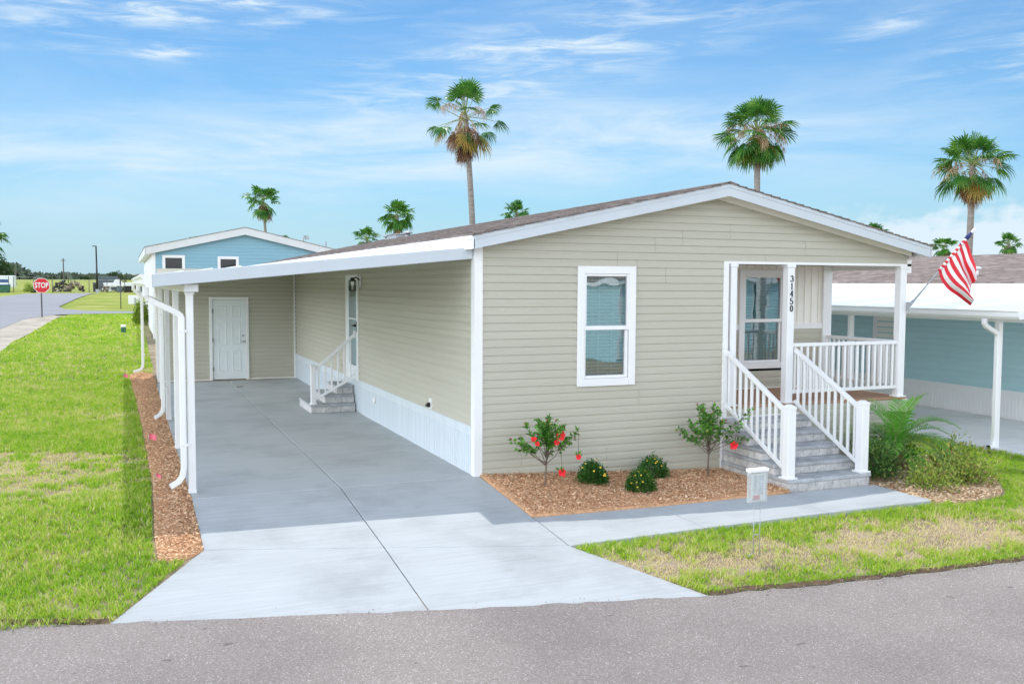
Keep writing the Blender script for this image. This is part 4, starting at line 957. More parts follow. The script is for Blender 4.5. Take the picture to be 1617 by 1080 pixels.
def flower(root, p, d, r, rad=.045, m='red', n=5, name='flower'):
    d = d.normalized(); a = d.orthogonal().normalized(); b = d.cross(a); mb = MB()
    for i in range(n):
        t = 2*pi*i/n + r.uniform(-.15,.15); u = a*cos(t)+b*sin(t); s = d.cross(u); rr = rad*r.uniform(.85,1.1)
        w = rr*.62
        q = [p, p+u*rr*.5+s*w*.8+d*rr*.30, p+u*rr*.95+s*w*.55+d*rr*.18, p+u*rr*1.05+d*rr*.12, p+u*rr*.95-s*w*.55+d*rr*.18, p+u*rr*.5-s*w*.8+d*rr*.30]
        mb.add([x[:] for x in q], [(0,1,2,3),(0,3,4,5)])
    if rad > .03: mb.tube([p, p+d*rad*1.1], [.004,.003], 5)
    return mb.build(name, M[m], root)

def hibiscus(base, h, w, seed, label, flowers, buds, bias):
    r = random.Random(seed); B = Vector(base)
    T = thing('hibiscus', label, 'flowering shrub', base, 'young red hibiscus in the front bed')
    mb = MB(); fork = B + Vector((.01, 0, h*.36))
    mb.tube([B - Vector((0,0,.05)), B + Vector((.004,0,h*.18)), fork, fork + Vector((0,0,h*.08))], [.013,.011,.012,.009], 8)
    lv = Leaves(); tips = []
    for i in range(20):
        a = 2*pi*i/20*2.4 + r.uniform(-.4,.4); e = r.uniform(.15, 1.35)
        if i < 5: e = r.uniform(.95, 1.4)
        L = r.uniform(.65, 1.05) * (h*.64 if e > .8 else w*.70); d = Vector((cos(a)*cos(e), sin(a)*cos(e)*.8, sin(e)))
        d = (d + Vector(bias)*.25).normalized()
        st = fork + Vector((0,0,r.uniform(-.05,.10)*h)); P = [st]; v = d.copy()
        for k in range(4): v = (v + rdir(r)*.22 + Vector((0,0,.08))).normalized(); P.append(P[-1] + v*L/4)
        mb.tube(P, [.006,.005,.004,.003,.002], 5); tips.append((P[-1], v))
        for k in range(40):
            t = r.uniform(.25, 1)**.7 * 3.999; j = int(t); p = P[j].lerp(P[j+1], t-j)
            o = (rdir(r) + v*.5 + Vector((0,0,.25))).normalized()
            lv.leaf(p + o*r.uniform(.005,.03), o, rdir(r) + Vector((0,0,1.2)), r.uniform(.04,.072), r.uniform(.028,.046), min(1, max(0, r.gauss(.45,.25))))
    for (x, y, z, rad) in flowers:
        for k in range(9):
            o = (rdir(r) + Vector((0,.3,.9))).normalized(); lv.leaf(Vector((x, y+.02, z+.012)) + o*r.uniform(.0,.03), o, rdir(r), r.uniform(.04,.065), .034, min(1, max(0, r.gauss(.5,.2))))
    mb.build('stem', M['bark'], T); lv.build('foliage', [M['hibleaf']], T)
    for (x, y, z, rad) in flowers:
        p = Vector((x, y, z)); n = min(tips, key=lambda q: (q[0]-p).length)[0]
        m2 = MB(); m2.tube([n, (n+p)/2 + Vector((.0,0,.05)), p], .003, 5); fl = flower(T, p, Vector((-.25,-1,.15)), r, rad)
        m2.build('flower_stalk', M['bark'], fl)
    for i in range(buds):
        p, v = tips[(i*3) % len(tips)]; q = p + v*.02; bm_ = MB(); bm_.tube([q, q+v*.02, q+v*.038], [.004,.011,.003], 6); bm_.build('bud', M['redbud'], T)
    return T
HB = [(.80,-.80,.59),(.44,-.80,.57),(.49,-.80,.51),(.75,-.80,.51),(1.04,-.80,.31),(.82,-.80,.14),(3.36,-.72,.30)]
FL1 = [(*HB[0],.062),(*HB[1],.034),(*HB[2],.028),(*HB[3],.034),(*HB[4],.034),(*HB[5],.055)]
FL2 = [(*HB[6],.055)]
hibiscus((.69,-.60,-.075), .86, .84, 11, 'hibiscus with several open red flowers left of the window, nearest the driveway',
         FL1, 5, (0,0,0))
hibiscus((3.10,-.52,-.175), 1.02, 1.04, 23, 'taller hibiscus with one open red flower beside the porch steps', FL2, 9, (-.1,0,.1))

def mound(name, base, rad, h, n, leafm, ll, lw, seed, label, cat, group=None, flowers=0, loose=.07, fm='yellow', stems=9):
    r = random.Random(seed); B = Vector(base); T = thing(name, label, cat, base, group); lv = Leaves()
    lob = [(r.uniform(0,6.28), r.uniform(.2,.7), r.uniform(.75,1.2)) for _ in range(7)]
    mb = MB()
    for i in range(stems):
        a = r.uniform(0,6.28); q = Vector((cos(a)*rad*r.uniform(.2,.7), sin(a)*rad*r.uniform(.2,.7), h*r.uniform(.4,.8))); mb.tube([B - Vector((0,0,.03)), B + q*.5 + Vector((0,0,.02)), B + q], [.006,.004,.002], 5)
    mb.build('stem', M['bark'], T)
    for i in range(n):
        u = rdir(r); u.z = abs(u.z) if r.random() < .85 else u.z*.4
        k = 1 + sum(.22*(s-1)*3*max(0, cos(atan2(u.y,u.x)-a))**3 for a, e, s in lob)
        rr = r.uniform(.35, 1)**.5 * k * (1 + r.gauss(0, loose))
        p = B + Vector((u.x*rad*rr, u.y*rad*rr, h*.12 + abs(u.z)*h*.88*rr if u.z > 0 else h*.12*(1+u.z)))
        o = (u + rdir(r)*.9 + Vector((0,0,.35))).normalized()
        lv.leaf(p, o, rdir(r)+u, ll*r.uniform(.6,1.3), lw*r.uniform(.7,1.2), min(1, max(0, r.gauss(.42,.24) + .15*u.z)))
    lv.build('foliage', [leafm], T)
    for i in range(flowers):
        u = rdir(r); u.z = abs(u.z)*.9+.15; u.y = -abs(u.y) if r.random() < .75 else u.y; u.normalize()
        p = B + Vector((u.x*rad*1.02, u.y*rad*1.02, h*.15+u.z*h*.9)); flower(T, p, (u+Vector((0,-.4,.4))), r, .012, fm, 6)
    return T
gy_ = 'low yellow flowered shrubs in the wood chip bed'
mound('lantana', (1.38,-.57,-.085), .215, .31, 2200, M['lantleaf'], .038, .017, 31, 'wide low shrub with a few yellow blooms next to the left hibiscus', 'shrub', gy_, 9)
mound('lantana', (1.80,-.98,-.135), .165, .26, 1900, M['lantleaf'], .036, .016, 32, 'round shrub dotted with yellow blooms closest to the walkway', 'shrub', gy_, 15)
mound('lantana', (2.36,-.36,-.135), .19, .27, 1900, M['lantleaf'], .036, .016, 33, 'shrub against the siding partly hidden behind the round yellow one', 'shrub', gy_, 9)

def date_palm(base, seed, label):
    r = random.Random(seed); B = Vector(base); T = thing('date_palm', label, 'palm', base)
    mb = MB(); mb.tube([B - Vector((0,0,.05)), B + Vector((.02,0,.12)), B + Vector((.03,0,.34))], [.07,.085,.06], 10)
    for i in range(16):
        a = i*2.4; p = B + Vector((cos(a)*.07, sin(a)*.07, .03+.013*i)); mb.tube([p, p + Vector((cos(a)*.06, sin(a)*.06, .09))], [.022,.008], 5)
    mb.build('trunk', mat('palm_boot', (.30,.21,.12,1), .9, .35, 12, .5, 60), T)
    lv = Leaves(); rc = MB(); C0 = B + Vector((.03,0,.33))
    for i in range(30):
        a = i*2.399 + r.uniform(-.25,.25); e = radians(82 - 76*(i/30)**.8 + r.uniform(-8,8)); L = r.uniform(.78,1.02)
        P = [C0]; d = Vector((cos(a)*cos(e), sin(a)*cos(e), sin(e)))
        for k in range(12): d = (d + Vector((0,0,-.085 - .012*k))).normalized(); P.append(P[-1] + d*L/12)
        rc.tube(P, [.008 - .0005*k for k in range(13)], 5); base_t = r.gauss(.45,.18) + (.25 if i > 20 else 0)
        for k in range(2, 36):
            t = k/36*11.99; j = int(t); p = P[j].lerp(P[j+1], t-j); d = (P[j+1]-P[j]).normalized(); s = d.cross(Vector((0,0,1)))
            s = s.normalized() if s.length > .01 else Vector((1,0,0)); nn = s.cross(d)
            ll = .23*sin(pi*min(1, (k/36)*.8+.16))*r.uniform(.85,1.1)
            for sg in (-1, 1):
                o = (s*sg*.8 + d*.65 + nn*.25 + rdir(r)*.10).normalized(); q = p + o*ll*.55; e2 = p + o*ll + Vector((0,0,-ll*.16))
                lv.strip([p, q, e2], [.008,.015,.003], o.cross(nn).normalized() if o.cross(nn).length > .01 else d, min(1, max(0, base_t + r.gauss(0,.12))))
    rc.build('frond_stalk', M['petiole'], T); lv.build('fronds', [M['datefrond']], T)
    return T
date_palm((6.08,-.78,-.17), 41, 'small feathery date palm beside the right side of the porch')
gb = 'assorted shrubs in the straw bed'
mound('leafy_shrub', (5.28,-1.22,-.17), .30, .46, 1900, M['darkbush'], .05, .026, 42, 'dark green shrub hugging the right handrail post of the steps', 'shrub', gb, 0, .25)
mound('leafy_shrub', (5.50,-1.98,-.18), .30, .30, 1100, M['bushleaf'], .045, .022, 43, 'thin low bush at the front of the straw bed beside the walkway end', 'shrub', gb, 0, .35)
mound('leafy_shrub', (6.22,-1.86,-.18), .38, .36, 1900, M['bushleaf'], .05, .024, 44, 'large loose olive bush at the right of the straw bed', 'shrub', gb, 0, .35)
mound('leafy_shrub', (6.85,-1.05,-.17), .30, .36, 1100, M['bushleaf'], .055, .024, 45, 'tall sparse bush behind the date palm near the neighbour slab', 'shrub', gb, 0, .35)
mound('leafy_shrub', (6.45,-.35,-.17), .30, .40, 1300, M['darkbush'], .05, .024, 46, 'shrub under the date palm fronds at the deck corner', 'shrub', gb, 0, .3)

# ---- fan palms
def fan(lv, pt, base, d, pet, R, nseg, span, droop, r, mi, gdrop=.25):
    """petiole from base along d, then pleated segments; gravity bends both"""
    P = [base]; v = d.normalized()
    for k in range(4): v = (v + Vector((0,0,-gdrop*.28))).normalized(); P.append(P[-1] + v*pet/4)
    pt.tube(P, [.028,.02,.016,.014,.012], 4, mi=min(mi, 1), cap=False)
    H_ = P[-1]; D = (v + Vector((0,0,-gdrop*.3))).normalized(); S_ = D.cross(Vector((0,0,1)))
    S_ = S_.normalized() if S_.length > .05 else Vector((cos(r.uniform(0,6)), sin(r.uniform(0,6)), 0))
    roll = r.uniform(-.5,.5); Nn = S_.cross(D).normalized(); S_, Nn = (S_*cos(roll)+Nn*sin(roll)), (Nn*cos(roll)-S_*sin(roll))
    tb = r.gauss(.5,.15)
    for i in range(nseg):
        a = -span/2 + span*(i+.5)/nseg; u = D*cos(a) + S_*sin(a) - Nn*.30*(abs(a)/(span/2))**1.5 * .6
        u.normalize(); s = (S_*cos(a) - D*sin(a)); L = R*(1-.28*(abs(a)/(span/2))**2)*r.uniform(.85,1.08); w = 2*.48*L*tan(span/nseg/2)*1.25
        dz = Vector((0,0,-1)); f = droop*r.uniform(.6,1.4)
        p1 = H_ + u*L*.06; p2 = H_ + u*L*.5 + Nn*.02*(1 if i % 2 else -1) + dz*L*.05*f; p3 = H_ + u*L*.78 + dz*L*.22*f; p4 = H_ + u*L*(1-.12*f) + dz*L*.55*f
        s2 = (s + Nn*(.35 if i % 2 else -.35)).normalized()
        lv.strip([p1, p2, p3, p4], [w*.15, w, w*.62, .004], s2, tb, mi)
def fan_palm(name, hub, base, label, seed, spec, group, trunk_r=.19, nseg=22, R=1.0, skirt=(26, 1.25), seeds=4, cat='palm tree'):
    """spec: list of (count, elev_lo, elev_hi, petiole, radius, droop, material)"""
    r = random.Random(seed); Hb = Vector(hub); B = Vector(base); T = thing(name, label, cat, base, group)
    mb = MB(); n = 10
    path = [B.lerp(Hb, t/n) + Vector((sin(pi*t/n)*.10, 0, 0)) for t in range(n+1)]; path[0].z -= .2
    mb.tube(path, [trunk_r*(1.35 - .5*min(1, t/3) if t < 3 else .85 - .2*t/n) for t in range(n+1)], 12); mb.build('trunk', M['wood_trunk'], T)
    lv = Leaves(); pt = MB(); th = 0
    for cnt, e0, e1, pet, rad, drp, mi in spec:
        for i in range(cnt):
            th += 2.399 + r.uniform(-.3,.3); e = radians(r.uniform(e0, e1)); d = Vector((cos(th)*cos(e), sin(th)*cos(e), sin(e)))
            fan(lv, pt, Hb + Vector((0,0,r.uniform(-.25,.10)*R)), d, pet*R*r.uniform(.85,1.15), rad*R*r.uniform(.85,1.12), nseg, radians(r.uniform(185,240)), drp, r, mi, .25 if e > 0 else .5)
    lv.build('fronds', [M['frond'], M['frond_yellow'], M['frond_dead']], T); pt.build('frond_stalk', [M['petiole'], M['seedstalk']], T)
    cnt, sl = skirt
    if cnt:
        lv = Leaves(); pt = MB()
        for i in range(cnt):
            a = i*2.399; z = r.uniform(.15, .9)*sl*R; d = Vector((cos(a)*.45, sin(a)*.45, -1 + r.uniform(0,.35)))
            fan(lv, pt, Hb + Vector((cos(a)*.08, sin(a)*.08, -z*.75)), d, .30*R*r.uniform(.6,1.5), .62*R*r.uniform(.8,1.15), max(10, nseg-8), radians(r.uniform(70,120)), .35, r, 2, .5)
        lv.build('dead_skirt', [M['frond'], M['frond_yellow'], M['frond_dead']], T)
    if seeds:
        mb = MB()
        for i in range(seeds):
            a = r.uniform(0,6.28); e = radians(r.uniform(-5,45)); d = Vector((cos(a)*cos(e), sin(a)*cos(e), sin(e))); P = [Hb]
            for k in range(7): d = (d + Vector((0,0,-.17))).normalized(); P.append(P[-1] + d*1.75*R/7)
            mb.tube(P, [.014]*7+[.005], 4, cap=False)
            for k in range(70):
                q = P[r.randrange(3,8)] + rdir(r)*.03; v = rdir(r)*.5 + Vector((0,0,-.8)); mb.tube([q, q+v*.12*R, q+v*.3*R+Vector((0,0,-.08))], [.007,.006,.003], 3, cap=False)
        mb.build('seed_stalk', M['seedstalk'], T)
    return T
gp = 'fan palms rising behind the houses'
fan_palm('fan_palm', (9.49,27,9.55), (9.95,27,zg(10,27)), 'tallest fan palm with sparse crown and long brown skirt above the roof', 51,
         [(9,55,85,.95,.72,.35,0),(8,15,50,1.25,.68,.5,0),(5,-15,10,1.35,.62,.8,0),(4,-45,-15,1.2,.66,.7,1),(3,-60,-30,1.1,.6,.6,0),(5,-70,-35,.95,.75,.5,2)], gp, .17, 26, 1.0, (42,1.75), 6)
fan_palm('fan_palm', (22.26,24,9.35), (22.2,24,zg(22,24)), 'dense round fan palm rising just right of the roof peak', 52,
         [(14,40,88,1.0,1.0,.35,0),(16,0,40,1.3,1.0,.45,0),(14,-40,0,1.25,.95,.5,0),(8,-65,-35,1.1,.9,.6,0),(4,-50,-10,1.2,.8,.7,1),(4,-75,-45,.9,.75,.6,2)], gp, .19, 26, .85, (20,1.6), 10)
fan_palm('fan_palm', (30.88,20,7.75), (30.6,20,zg(30,20)), 'fan palm with a mushroom crown and orange lower fronds rising above the flag', 53,
         [(14,40,85,.95,.9,.35,0),(12,8,40,1.15,.9,.55,0),(7,-20,5,1.1,.85,.8,0),(6,-70,-35,.85,.75,.6,1),(3,-60,-30,.9,.8,.6,0),(5,-75,-45,.8,.8,.5,2)], gp, .19, 26, .95, (40,1.55), 6)
gf = 'far fan palms along the skyline'
far = [((9.84,92.4,11.3), 'far tall fan palm with a brown skirt over the blue house roof', 61, 1.28, 22, 'tall'),
       ((23.1,86.8,9.7), 'far full fan palm right behind the roof vents', 62, 1.22, 16, 'full'),
       ((22.4,97.8,7.75), 'short far fan palm with a ragged grey skirt left of the roof vents', 63, 1.0, 20, 'tall'),
       ((31.0,72.7,9.3), 'small green fan palm peeping over the shingles right of the tallest trunk', 64, .85, 0, 'full'),
       ((93.3,79.3,7.5), 'small far fan palm just left of the flag over the neighbour ridge', 65, 1.0, 18, 'tall'),
       ((101.0,76.1,7.9), 'small far fan palm right of the flag over the neighbour ridge', 66, 1.0, 18, 'tall'),
       ((72.9,70.0,8.15), 'tip of a far fan palm showing above the right roof slope', 67, .9, 0, 'full'),
       ((-12.55,60.0,5.45), 'fan palm half cut off by the left edge of the photo', 68, .9, 16, 'full'),
       ((.72,60,5.28), 'tuft of a far palm just above the left slope of the blue roof', 69, .38, 0, 'full'),
       ((8.62,70,5.95), 'tuft of a far palm just above the right slope of the blue roof', 70, .40, 0, 'full')]
proto = {}
for hub, label, seed, R_, sk_, kind in far:
    b = (hub[0]+.4, hub[1], zg(hub[0], hub[1]))
    sp = [(11,45,88,.8,.9,.4,0),(13,5,45,1.0,.9,.5,0),(11 if kind == 'full' else 6,-35,5,.95,.85,.6,0),(6,-70,-30,.85,.85,.6,2 if kind == 'tall' else 0)]
    fan_palm('fan_palm', hub, b, label, seed, sp, gf, .2, 14, R_, (sk_,1.3), 0)

def crown_tree(name, base, h, w, label, seed, n=2600, lf=.28, cz=.25, group=None, m=None):
    r = random.Random(seed); B = Vector(base); T = thing(name, label, 'tree', base, group)
    mb = MB(); mb.tube([B, B + Vector((.05,0,h*.3)), B + Vector((0,0,h*.6))], [w*.05,w*.04,w*.02], 8)
    cl = []
    for i in range(14):
        a = r.uniform(0,6.28); e = r.uniform(-.2,1.3); q = B + Vector((cos(a)*cos(e)*w*.36, sin(a)*cos(e)*w*.36, h*(cz+.18) + max(0,sin(e))*h*.45)); cl.append((q, r.uniform(.14,.24)*w))
        mb.tube([B + Vector((0,0,h*.3)), q], [w*.018,w*.006], 5)
    mb.build('trunk', M['bark'], T); lv = Leaves()
    for i in range(n):
        q, s = r.choice(cl); u = rdir(r); p = q + u*s*r.uniform(.3,1)**.6; lv.leaf(p, (u+rdir(r)).normalized(), rdir(r), lf*r.uniform(.6,1.3), lf*.6, min(1,max(0,r.gauss(.45,.22))))
    lv.build('crown', [m or M['treeleaf']], T); return T
crown_tree('broadleaf_tree', (-5.0,110,1.42), 2.55, 2.6, 'dark round broadleaf tree behind the scrap yard', 81, 2200, .16, .12)
crown_tree('broadleaf_tree', (-18.2,112,1.45), 4.3, 4.5, 'grey green tree at the far left edge behind the fence', 82, 2200, .28, .2)
mound('hedge_shrub', (-3.36,32.6,.60), .38, 1.05, 1300, M['hedgeleaf'], .11, .055, 83, 'bright yellow green shrub beside the far driveway behind the carport', 'shrub', None, 0, .12)
mound('hedge_shrub', (-13.35,99.0,1.33), .45, 1.0, 500, M['hedgeleaf'], .14, .07, 84, 'small yellow green bush at the chain link fence left of the stop sign', 'shrub', None, 0, .15)
# far wood: one mass along the horizon
def far_wood():
    r = random.Random(90); lv = Leaves()
    for i in range(9000):
        x = r.uniform(-190, 0); y = 300 + r.uniform(0,40); hh = 4.0 + 2.2*sin(x*.11) + 1.6*sin(x*.31+1) + 1.0*sin(x*.83)
        if x > -62: hh *= max(.25, 1 - (x+62)/70)
        z = zg(x, y) + r.uniform(0,1)**.7*max(1.2, hh); lv.leaf(Vector((x,y,z-1)), rdir(r)+Vector((0,0,.3)), rdir(r)+Vector((0,-1,.4)), 2.2, 1.6, .5)
    o = lv.build('far_wood', [M['greytree']]); tag(o, 'grey green wood along the horizon on the left', 'wood', kind='stuff')
far_wood()
# ================================================================== NEIGHBOURS
def gable_house(name, label, x0, x1, y0, y1, zb, zs, ze, zpk, wallm, trimm, roofm, pitch=P_, ov=.2, front_windows=(), skirt=None, side_left=True, fasc=.17, sidem=None):
    T = thing(name, label, 'house', ((x0+x1)/2, y0, zb)); xc = (x0+x1)/2; sl = (zpk-ze)/((x1-x0)/2+ov)
    zr = lambda x: zpk - .05 - sl*abs(x-xc) - fasc*.6
    mb = MB(); siding(mb, (0,y0,0), (1,0,0), (0,-1,0), zs, zpk-.1, lambda z: max(x0+.02, xc-(zr(xc)-z)/sl), lambda z: min(x1-.02, xc+(zr(xc)-z)/sl), holes=[(a+.03,b-.03,c+.03,d-.03) for a,b,c,d in front_windows], zref=zb, pitch=pitch)
    mb.build('front_wall', wallm, T)
    mb = MB(); siding(mb, (x0,0,0), (0,1,0), (-1,0,0), zs, ze, c_(y0+.05), c_(y1), zref=zb, pitch=pitch); mb.build('side_wall', sidem or wallm, T)
    mb = MB(); mb.box(x1-.05, x1, y0, y1, zb-.3, ze); mb.box(x0, x1, y1-.05, y1, zb-.3, ze); mb.box(x0+.01, x1-.05, y0+.02, y0+.04, zb-.3, zs); mb.build('plain_wall', wallm, T)
    mb = MB(); mb.box(x0-.025, x0+.10, y0-.025, y0-.001, zb, ze+.05); mb.box(x0-.025, x0-.0, y0, y0+.10, zb, ze); mb.box(x1-.10, x1+.02, y0-.025, y0-.001, zb, ze+.05); mb.each('corner_trim', M['white'], T)
    zt = lambda x: zpk - sl*abs(x-xc)
    mb = MB()
    for xb in (x0-ov, x1+ov):
        mb.prism([(xc, zt(xc)), (xb, zt(xb)), (xb, zt(xb)-fasc), (xc, zt(xc)-fasc)], lambda u, v, k: (u, y0-ov if k else y0-ov+.025, v))
        mb.prism([(xc, zt(xc)-fasc+.03), (xb, zt(xb)-fasc+.03), (xb, zt(xb)-fasc+.015), (xc, zt(xc)-fasc+.015)], lambda u, v, k: (u, y0-ov+.025 if k else y0, v))
    s = -1
    mb.box(x0-ov-.015, x0-ov+.01, y0-ov, y1+ov, zt(x0-ov)-fasc, zt(x0-ov)); mb.box(x1+ov-.01, x1+ov+.015, y0-ov, y1+ov, zt(x1+ov)-fasc, zt(x1+ov)); mb.box(x0-ov+.01, x0, y0-ov+.03, y1, zt(x0-ov)-fasc+.02, zt(x0-ov)-fasc+.035)
    mb.build('fascia', trimm, T)
    mb = MB()
    for xb in (x0-ov-.03, x1+ov+.03): mb.prism([(xc, zt(xc)+.025), (xb, zt(xb)+.025), (xb, zt(xb)+.003), (xc, zt(xc)+.003)], lambda u, v, k: (u, y0-ov-.02 if k else y1+ov, v))
    roof = mb.build('roof', roofm, T)
    for (a, b, c, d) in front_windows:
        mb = MB(); t = .10; mb.box(a, a+t, y0-.03, y0+.03, c, d); mb.box(b-t, b, y0-.03, y0+.03, c, d); mb.box(a+t, b-t, y0-.03, y0+.03, d-t, d); mb.box(a+t, b-t, y0-.03, y0+.03, c, c+t)
        w = mb.build('window', M['white'], T, bevel=.005); mb = MB(); mb.quad((a+t,y0+.0,c+t),(b-t,y0+.0,c+t),(b-t,y0+.0,d-t),(a+t,y0+.0,d-t)); mb.build('pane', M['glass_dark'], w)
    return T, roof, zt
m_, nt_, b_ = newmat('dark_glass'); b_.inputs['Base Color'].default_value = (.006,.008,.008,1); b_.inputs['Roughness'].default_value = .03; M['glass_dark'] = m_
M['roof_grey'] = shingle_mat('grey_shingle', (.24,.23,.21), (.33,.32,.30), 0)

T, roof, zt = gable_house('blue_house', 'sky blue gabled house behind the carport with pale grey rake boards', -3.08, 3.32, 25, 40, zg(0,25), zg(0,25)+.1, 3.66, 4.44, M['blue'], M['fascia_gray'], M['roof_grey'], .127, .24, [(-2.75,-1.98,2.05,3.40),(-.85,-.10,2.05,3.38)], fasc=.26, sidem=M['white'])
mb = MB(); mb.tube([(2.62,27,3.8),(2.62,27,4.20),(2.66,27,4.30),(2.76,27,4.30)], .03, 6); mb.box(2.70,2.84,26.9,27.1,4.16,4.31); mb.build('vent_mast', M['galv'], roof)
mb = MB(); mb.tube([(3.42,26.5,3.5),(3.42,26.5,4.06)], .035, 6); mb.build('vent_pipe', M['galv'], roof)

# right neighbour: teal house with a white pan carport towards us
zn = -.2
T, roof, zt = gable_house('teal_house', 'teal lap sided home at the right with brown shingles and a white carport', 11.96, 19.0, .2, 15, zn, zn+.55, 2.46, 3.15, M['teal'], M['alum'], M['shingle2'], .127, .12, (), fasc=.14)
mb = MB(); mb.box(11.945, 11.96, .25, 15, zn, zn+.54); y = .3
while y < 14.9: mb.box(11.938, 11.945, y, y+.055, zn+.02, zn+.44); y += .082
mb.box(11.93, 11.945, .2, 15, zn+.44, zn+.53); mb.box(11.925, 11.95, .2, 15, zn+.53, zn+.565)
sk = mb.build('skirting', M['white'], T)
mb = MB(); mb.tube([(11.92,3.9,zn+.36),(11.945,3.9,zn+.36)], .05, 14); mb.build('access_cap', M['white'], sk)
mb = MB(); ry = 14
zr0 = lambda x: 2.035 + (x-8.5)*(2.33-2.035)/(11.82-8.5)
nb = 13
for i in range(nb):
    ya = -.72+(15.2)*i/nb; yb = -.72+15.2*(i+1)/nb
    mb.prism([(8.55, zr0(8.55)), (11.82, zr0(11.82)), (11.82, zr0(11.82)-.06), (8.55, zr0(8.55)-.06)], lambda u, v, k: (u, ya if k else yb-.015, v))
    mb.prism([(8.55, zr0(8.55)+.02), (11.80, zr0(11.80)+.02), (11.80, zr0(11.80)-.06), (8.55, zr0(8.55)-.06)], lambda u, v, k: (u, yb-.015 if k else yb, v))
mb.build('carport_roof', M['alum'], T)
mb = MB(); mb.prism([(8.55,1.90),(8.50,1.90),(8.465,1.94),(8.46,2.0),(8.44,2.03),(8.55,2.03)], lambda u, v, k: (u, -.76 if k else 14.5, v)); mb.prism([(8.55,2.035),(11.85,2.33),(11.85,2.20),(8.55,1.905)], lambda u, v, k: (u, -.75 if k else -.725, v)); mb.build('gutter', M['alum'], T)
mb = MB(); mb.box(8.86, 8.94, -.6, 14, 1.84, 1.915); mb.build('carport_beam', M['alum'], T)
for y in (-.10, 3.2, 6.4, 9.6):
    mb = MB(); mb.box(8.86, 8.95, y, y+.09, zn, 1.84); mb.build('carport_post', M['white'], T, bevel=.006)
mb = MB(); y = -.13
path = [(8.50,y,1.90),(8.50,y,1.82)] + [(8.50+.30*t*t*(3-2*t), y, 1.82-.2*t) for t in (.2,.4,.6,.8,1)] + [(8.80,y,1.5),(8.80,y,zn+.2),(8.78,y,zn+.1),(8.73,y-.02,zn+.06),(8.62,y-.05,zn+.05)]
mb.tube(path, .05, 4, smooth=False, cap=False); d = mb.build('downspout', M['white'], T, bevel=.01)
mb = MB(); mb.bar((8.625,y-.05,zn+.05),(8.615,y-.05,zn+.05), .06, .06); mb.build('spout_mouth', M['black'], d)
mb = MB(); mb.box(11.925, 11.96, 5.0, 5.08, zn+.55, 1.86); mb.box(11.925, 11.96, 5.72, 5.84, zn+.55, 1.86); mb.box(11.925, 11.96, 5.0, 5.84, 1.86, 1.94); d = mb.build('side_door', M['white'], T, bevel=.004)
mb = MB(); mb.box(11.945, 11.965, 5.08, 5.72, zn+.57, 1.86); mb.build('door_leaf', M['cream'], d)
mb = MB(); mb.box(11.90, 11.945, 5.10, 5.14, .90, 1.14); mb.build('handle', M['black'], d)
for x, y in ((13.53,8.28),(12.57,3.63)):
    z = zt(x)+.02; mb = MB(); mb.tube([(x,y,z-.05),(x,y,z+.16)], .06, 12); mb.tube([(x,y,z+.14),(x,y,z+.17),(x,y,z+.20)], [.11,.12,.07], 12); mb.build('vent_pipe', M['white'], roof)
mb = MB(); 
for a, b in ((-1.5,3.0),(3.0,7.5),(7.5,15)): mb.box(8.80, 11.93, a+.005, b-.005, zn-.1, zn+.012)
tag(mb.build('neighbour_slab', concrete('pale_concrete', (.80,.80,.80))), 'concrete carport slab of the teal house', 'slab', kind='structure')

# across the street, behind the photographer: seen only as a reflection in the panes
T, roof, zt = gable_house('teal_house', 'teal home across the street, seen only mirrored in the window panes', 4, 12.5, 0, 8, 0, .0, 2.9, 3.9, M['teal'], M['alum'], M['shingle2'], .127, .25, [(5.2,6.1,1.0,2.5),(9.0,10.0,1.0,2.5)])
T.location = (16.5, -18.5, -.3); T.rotation_euler = (0, 0, pi)
mb = MB()
for xx in (7.2, 8.6):
    mb.bar((xx,-.1,1.55),(xx,-1.6,.75), .06, .06); mb.box(xx-.05, xx+.05, -1.7, -1.6, -.1, .9)
    for i in range(9): y = -.2-.155*i; mb.box(xx-.017, xx+.017, y-.017, y+.017, .1+.0*i, 1.5-.083*i)
mb.build('handrail', M['white'], T)
mb = MB()
for i in range(4): mb.box(7.1, 8.7, -1.75+.35*i, -.03, -.2+.18*i, -.02+.18*i)
mb.build('step', M['stone'], T)
T2 = copy_tree(T); T2['label'] = 'second teal home across the street, mirrored only in the porch window'; T2.location = (25.7, -18.7, -.3)

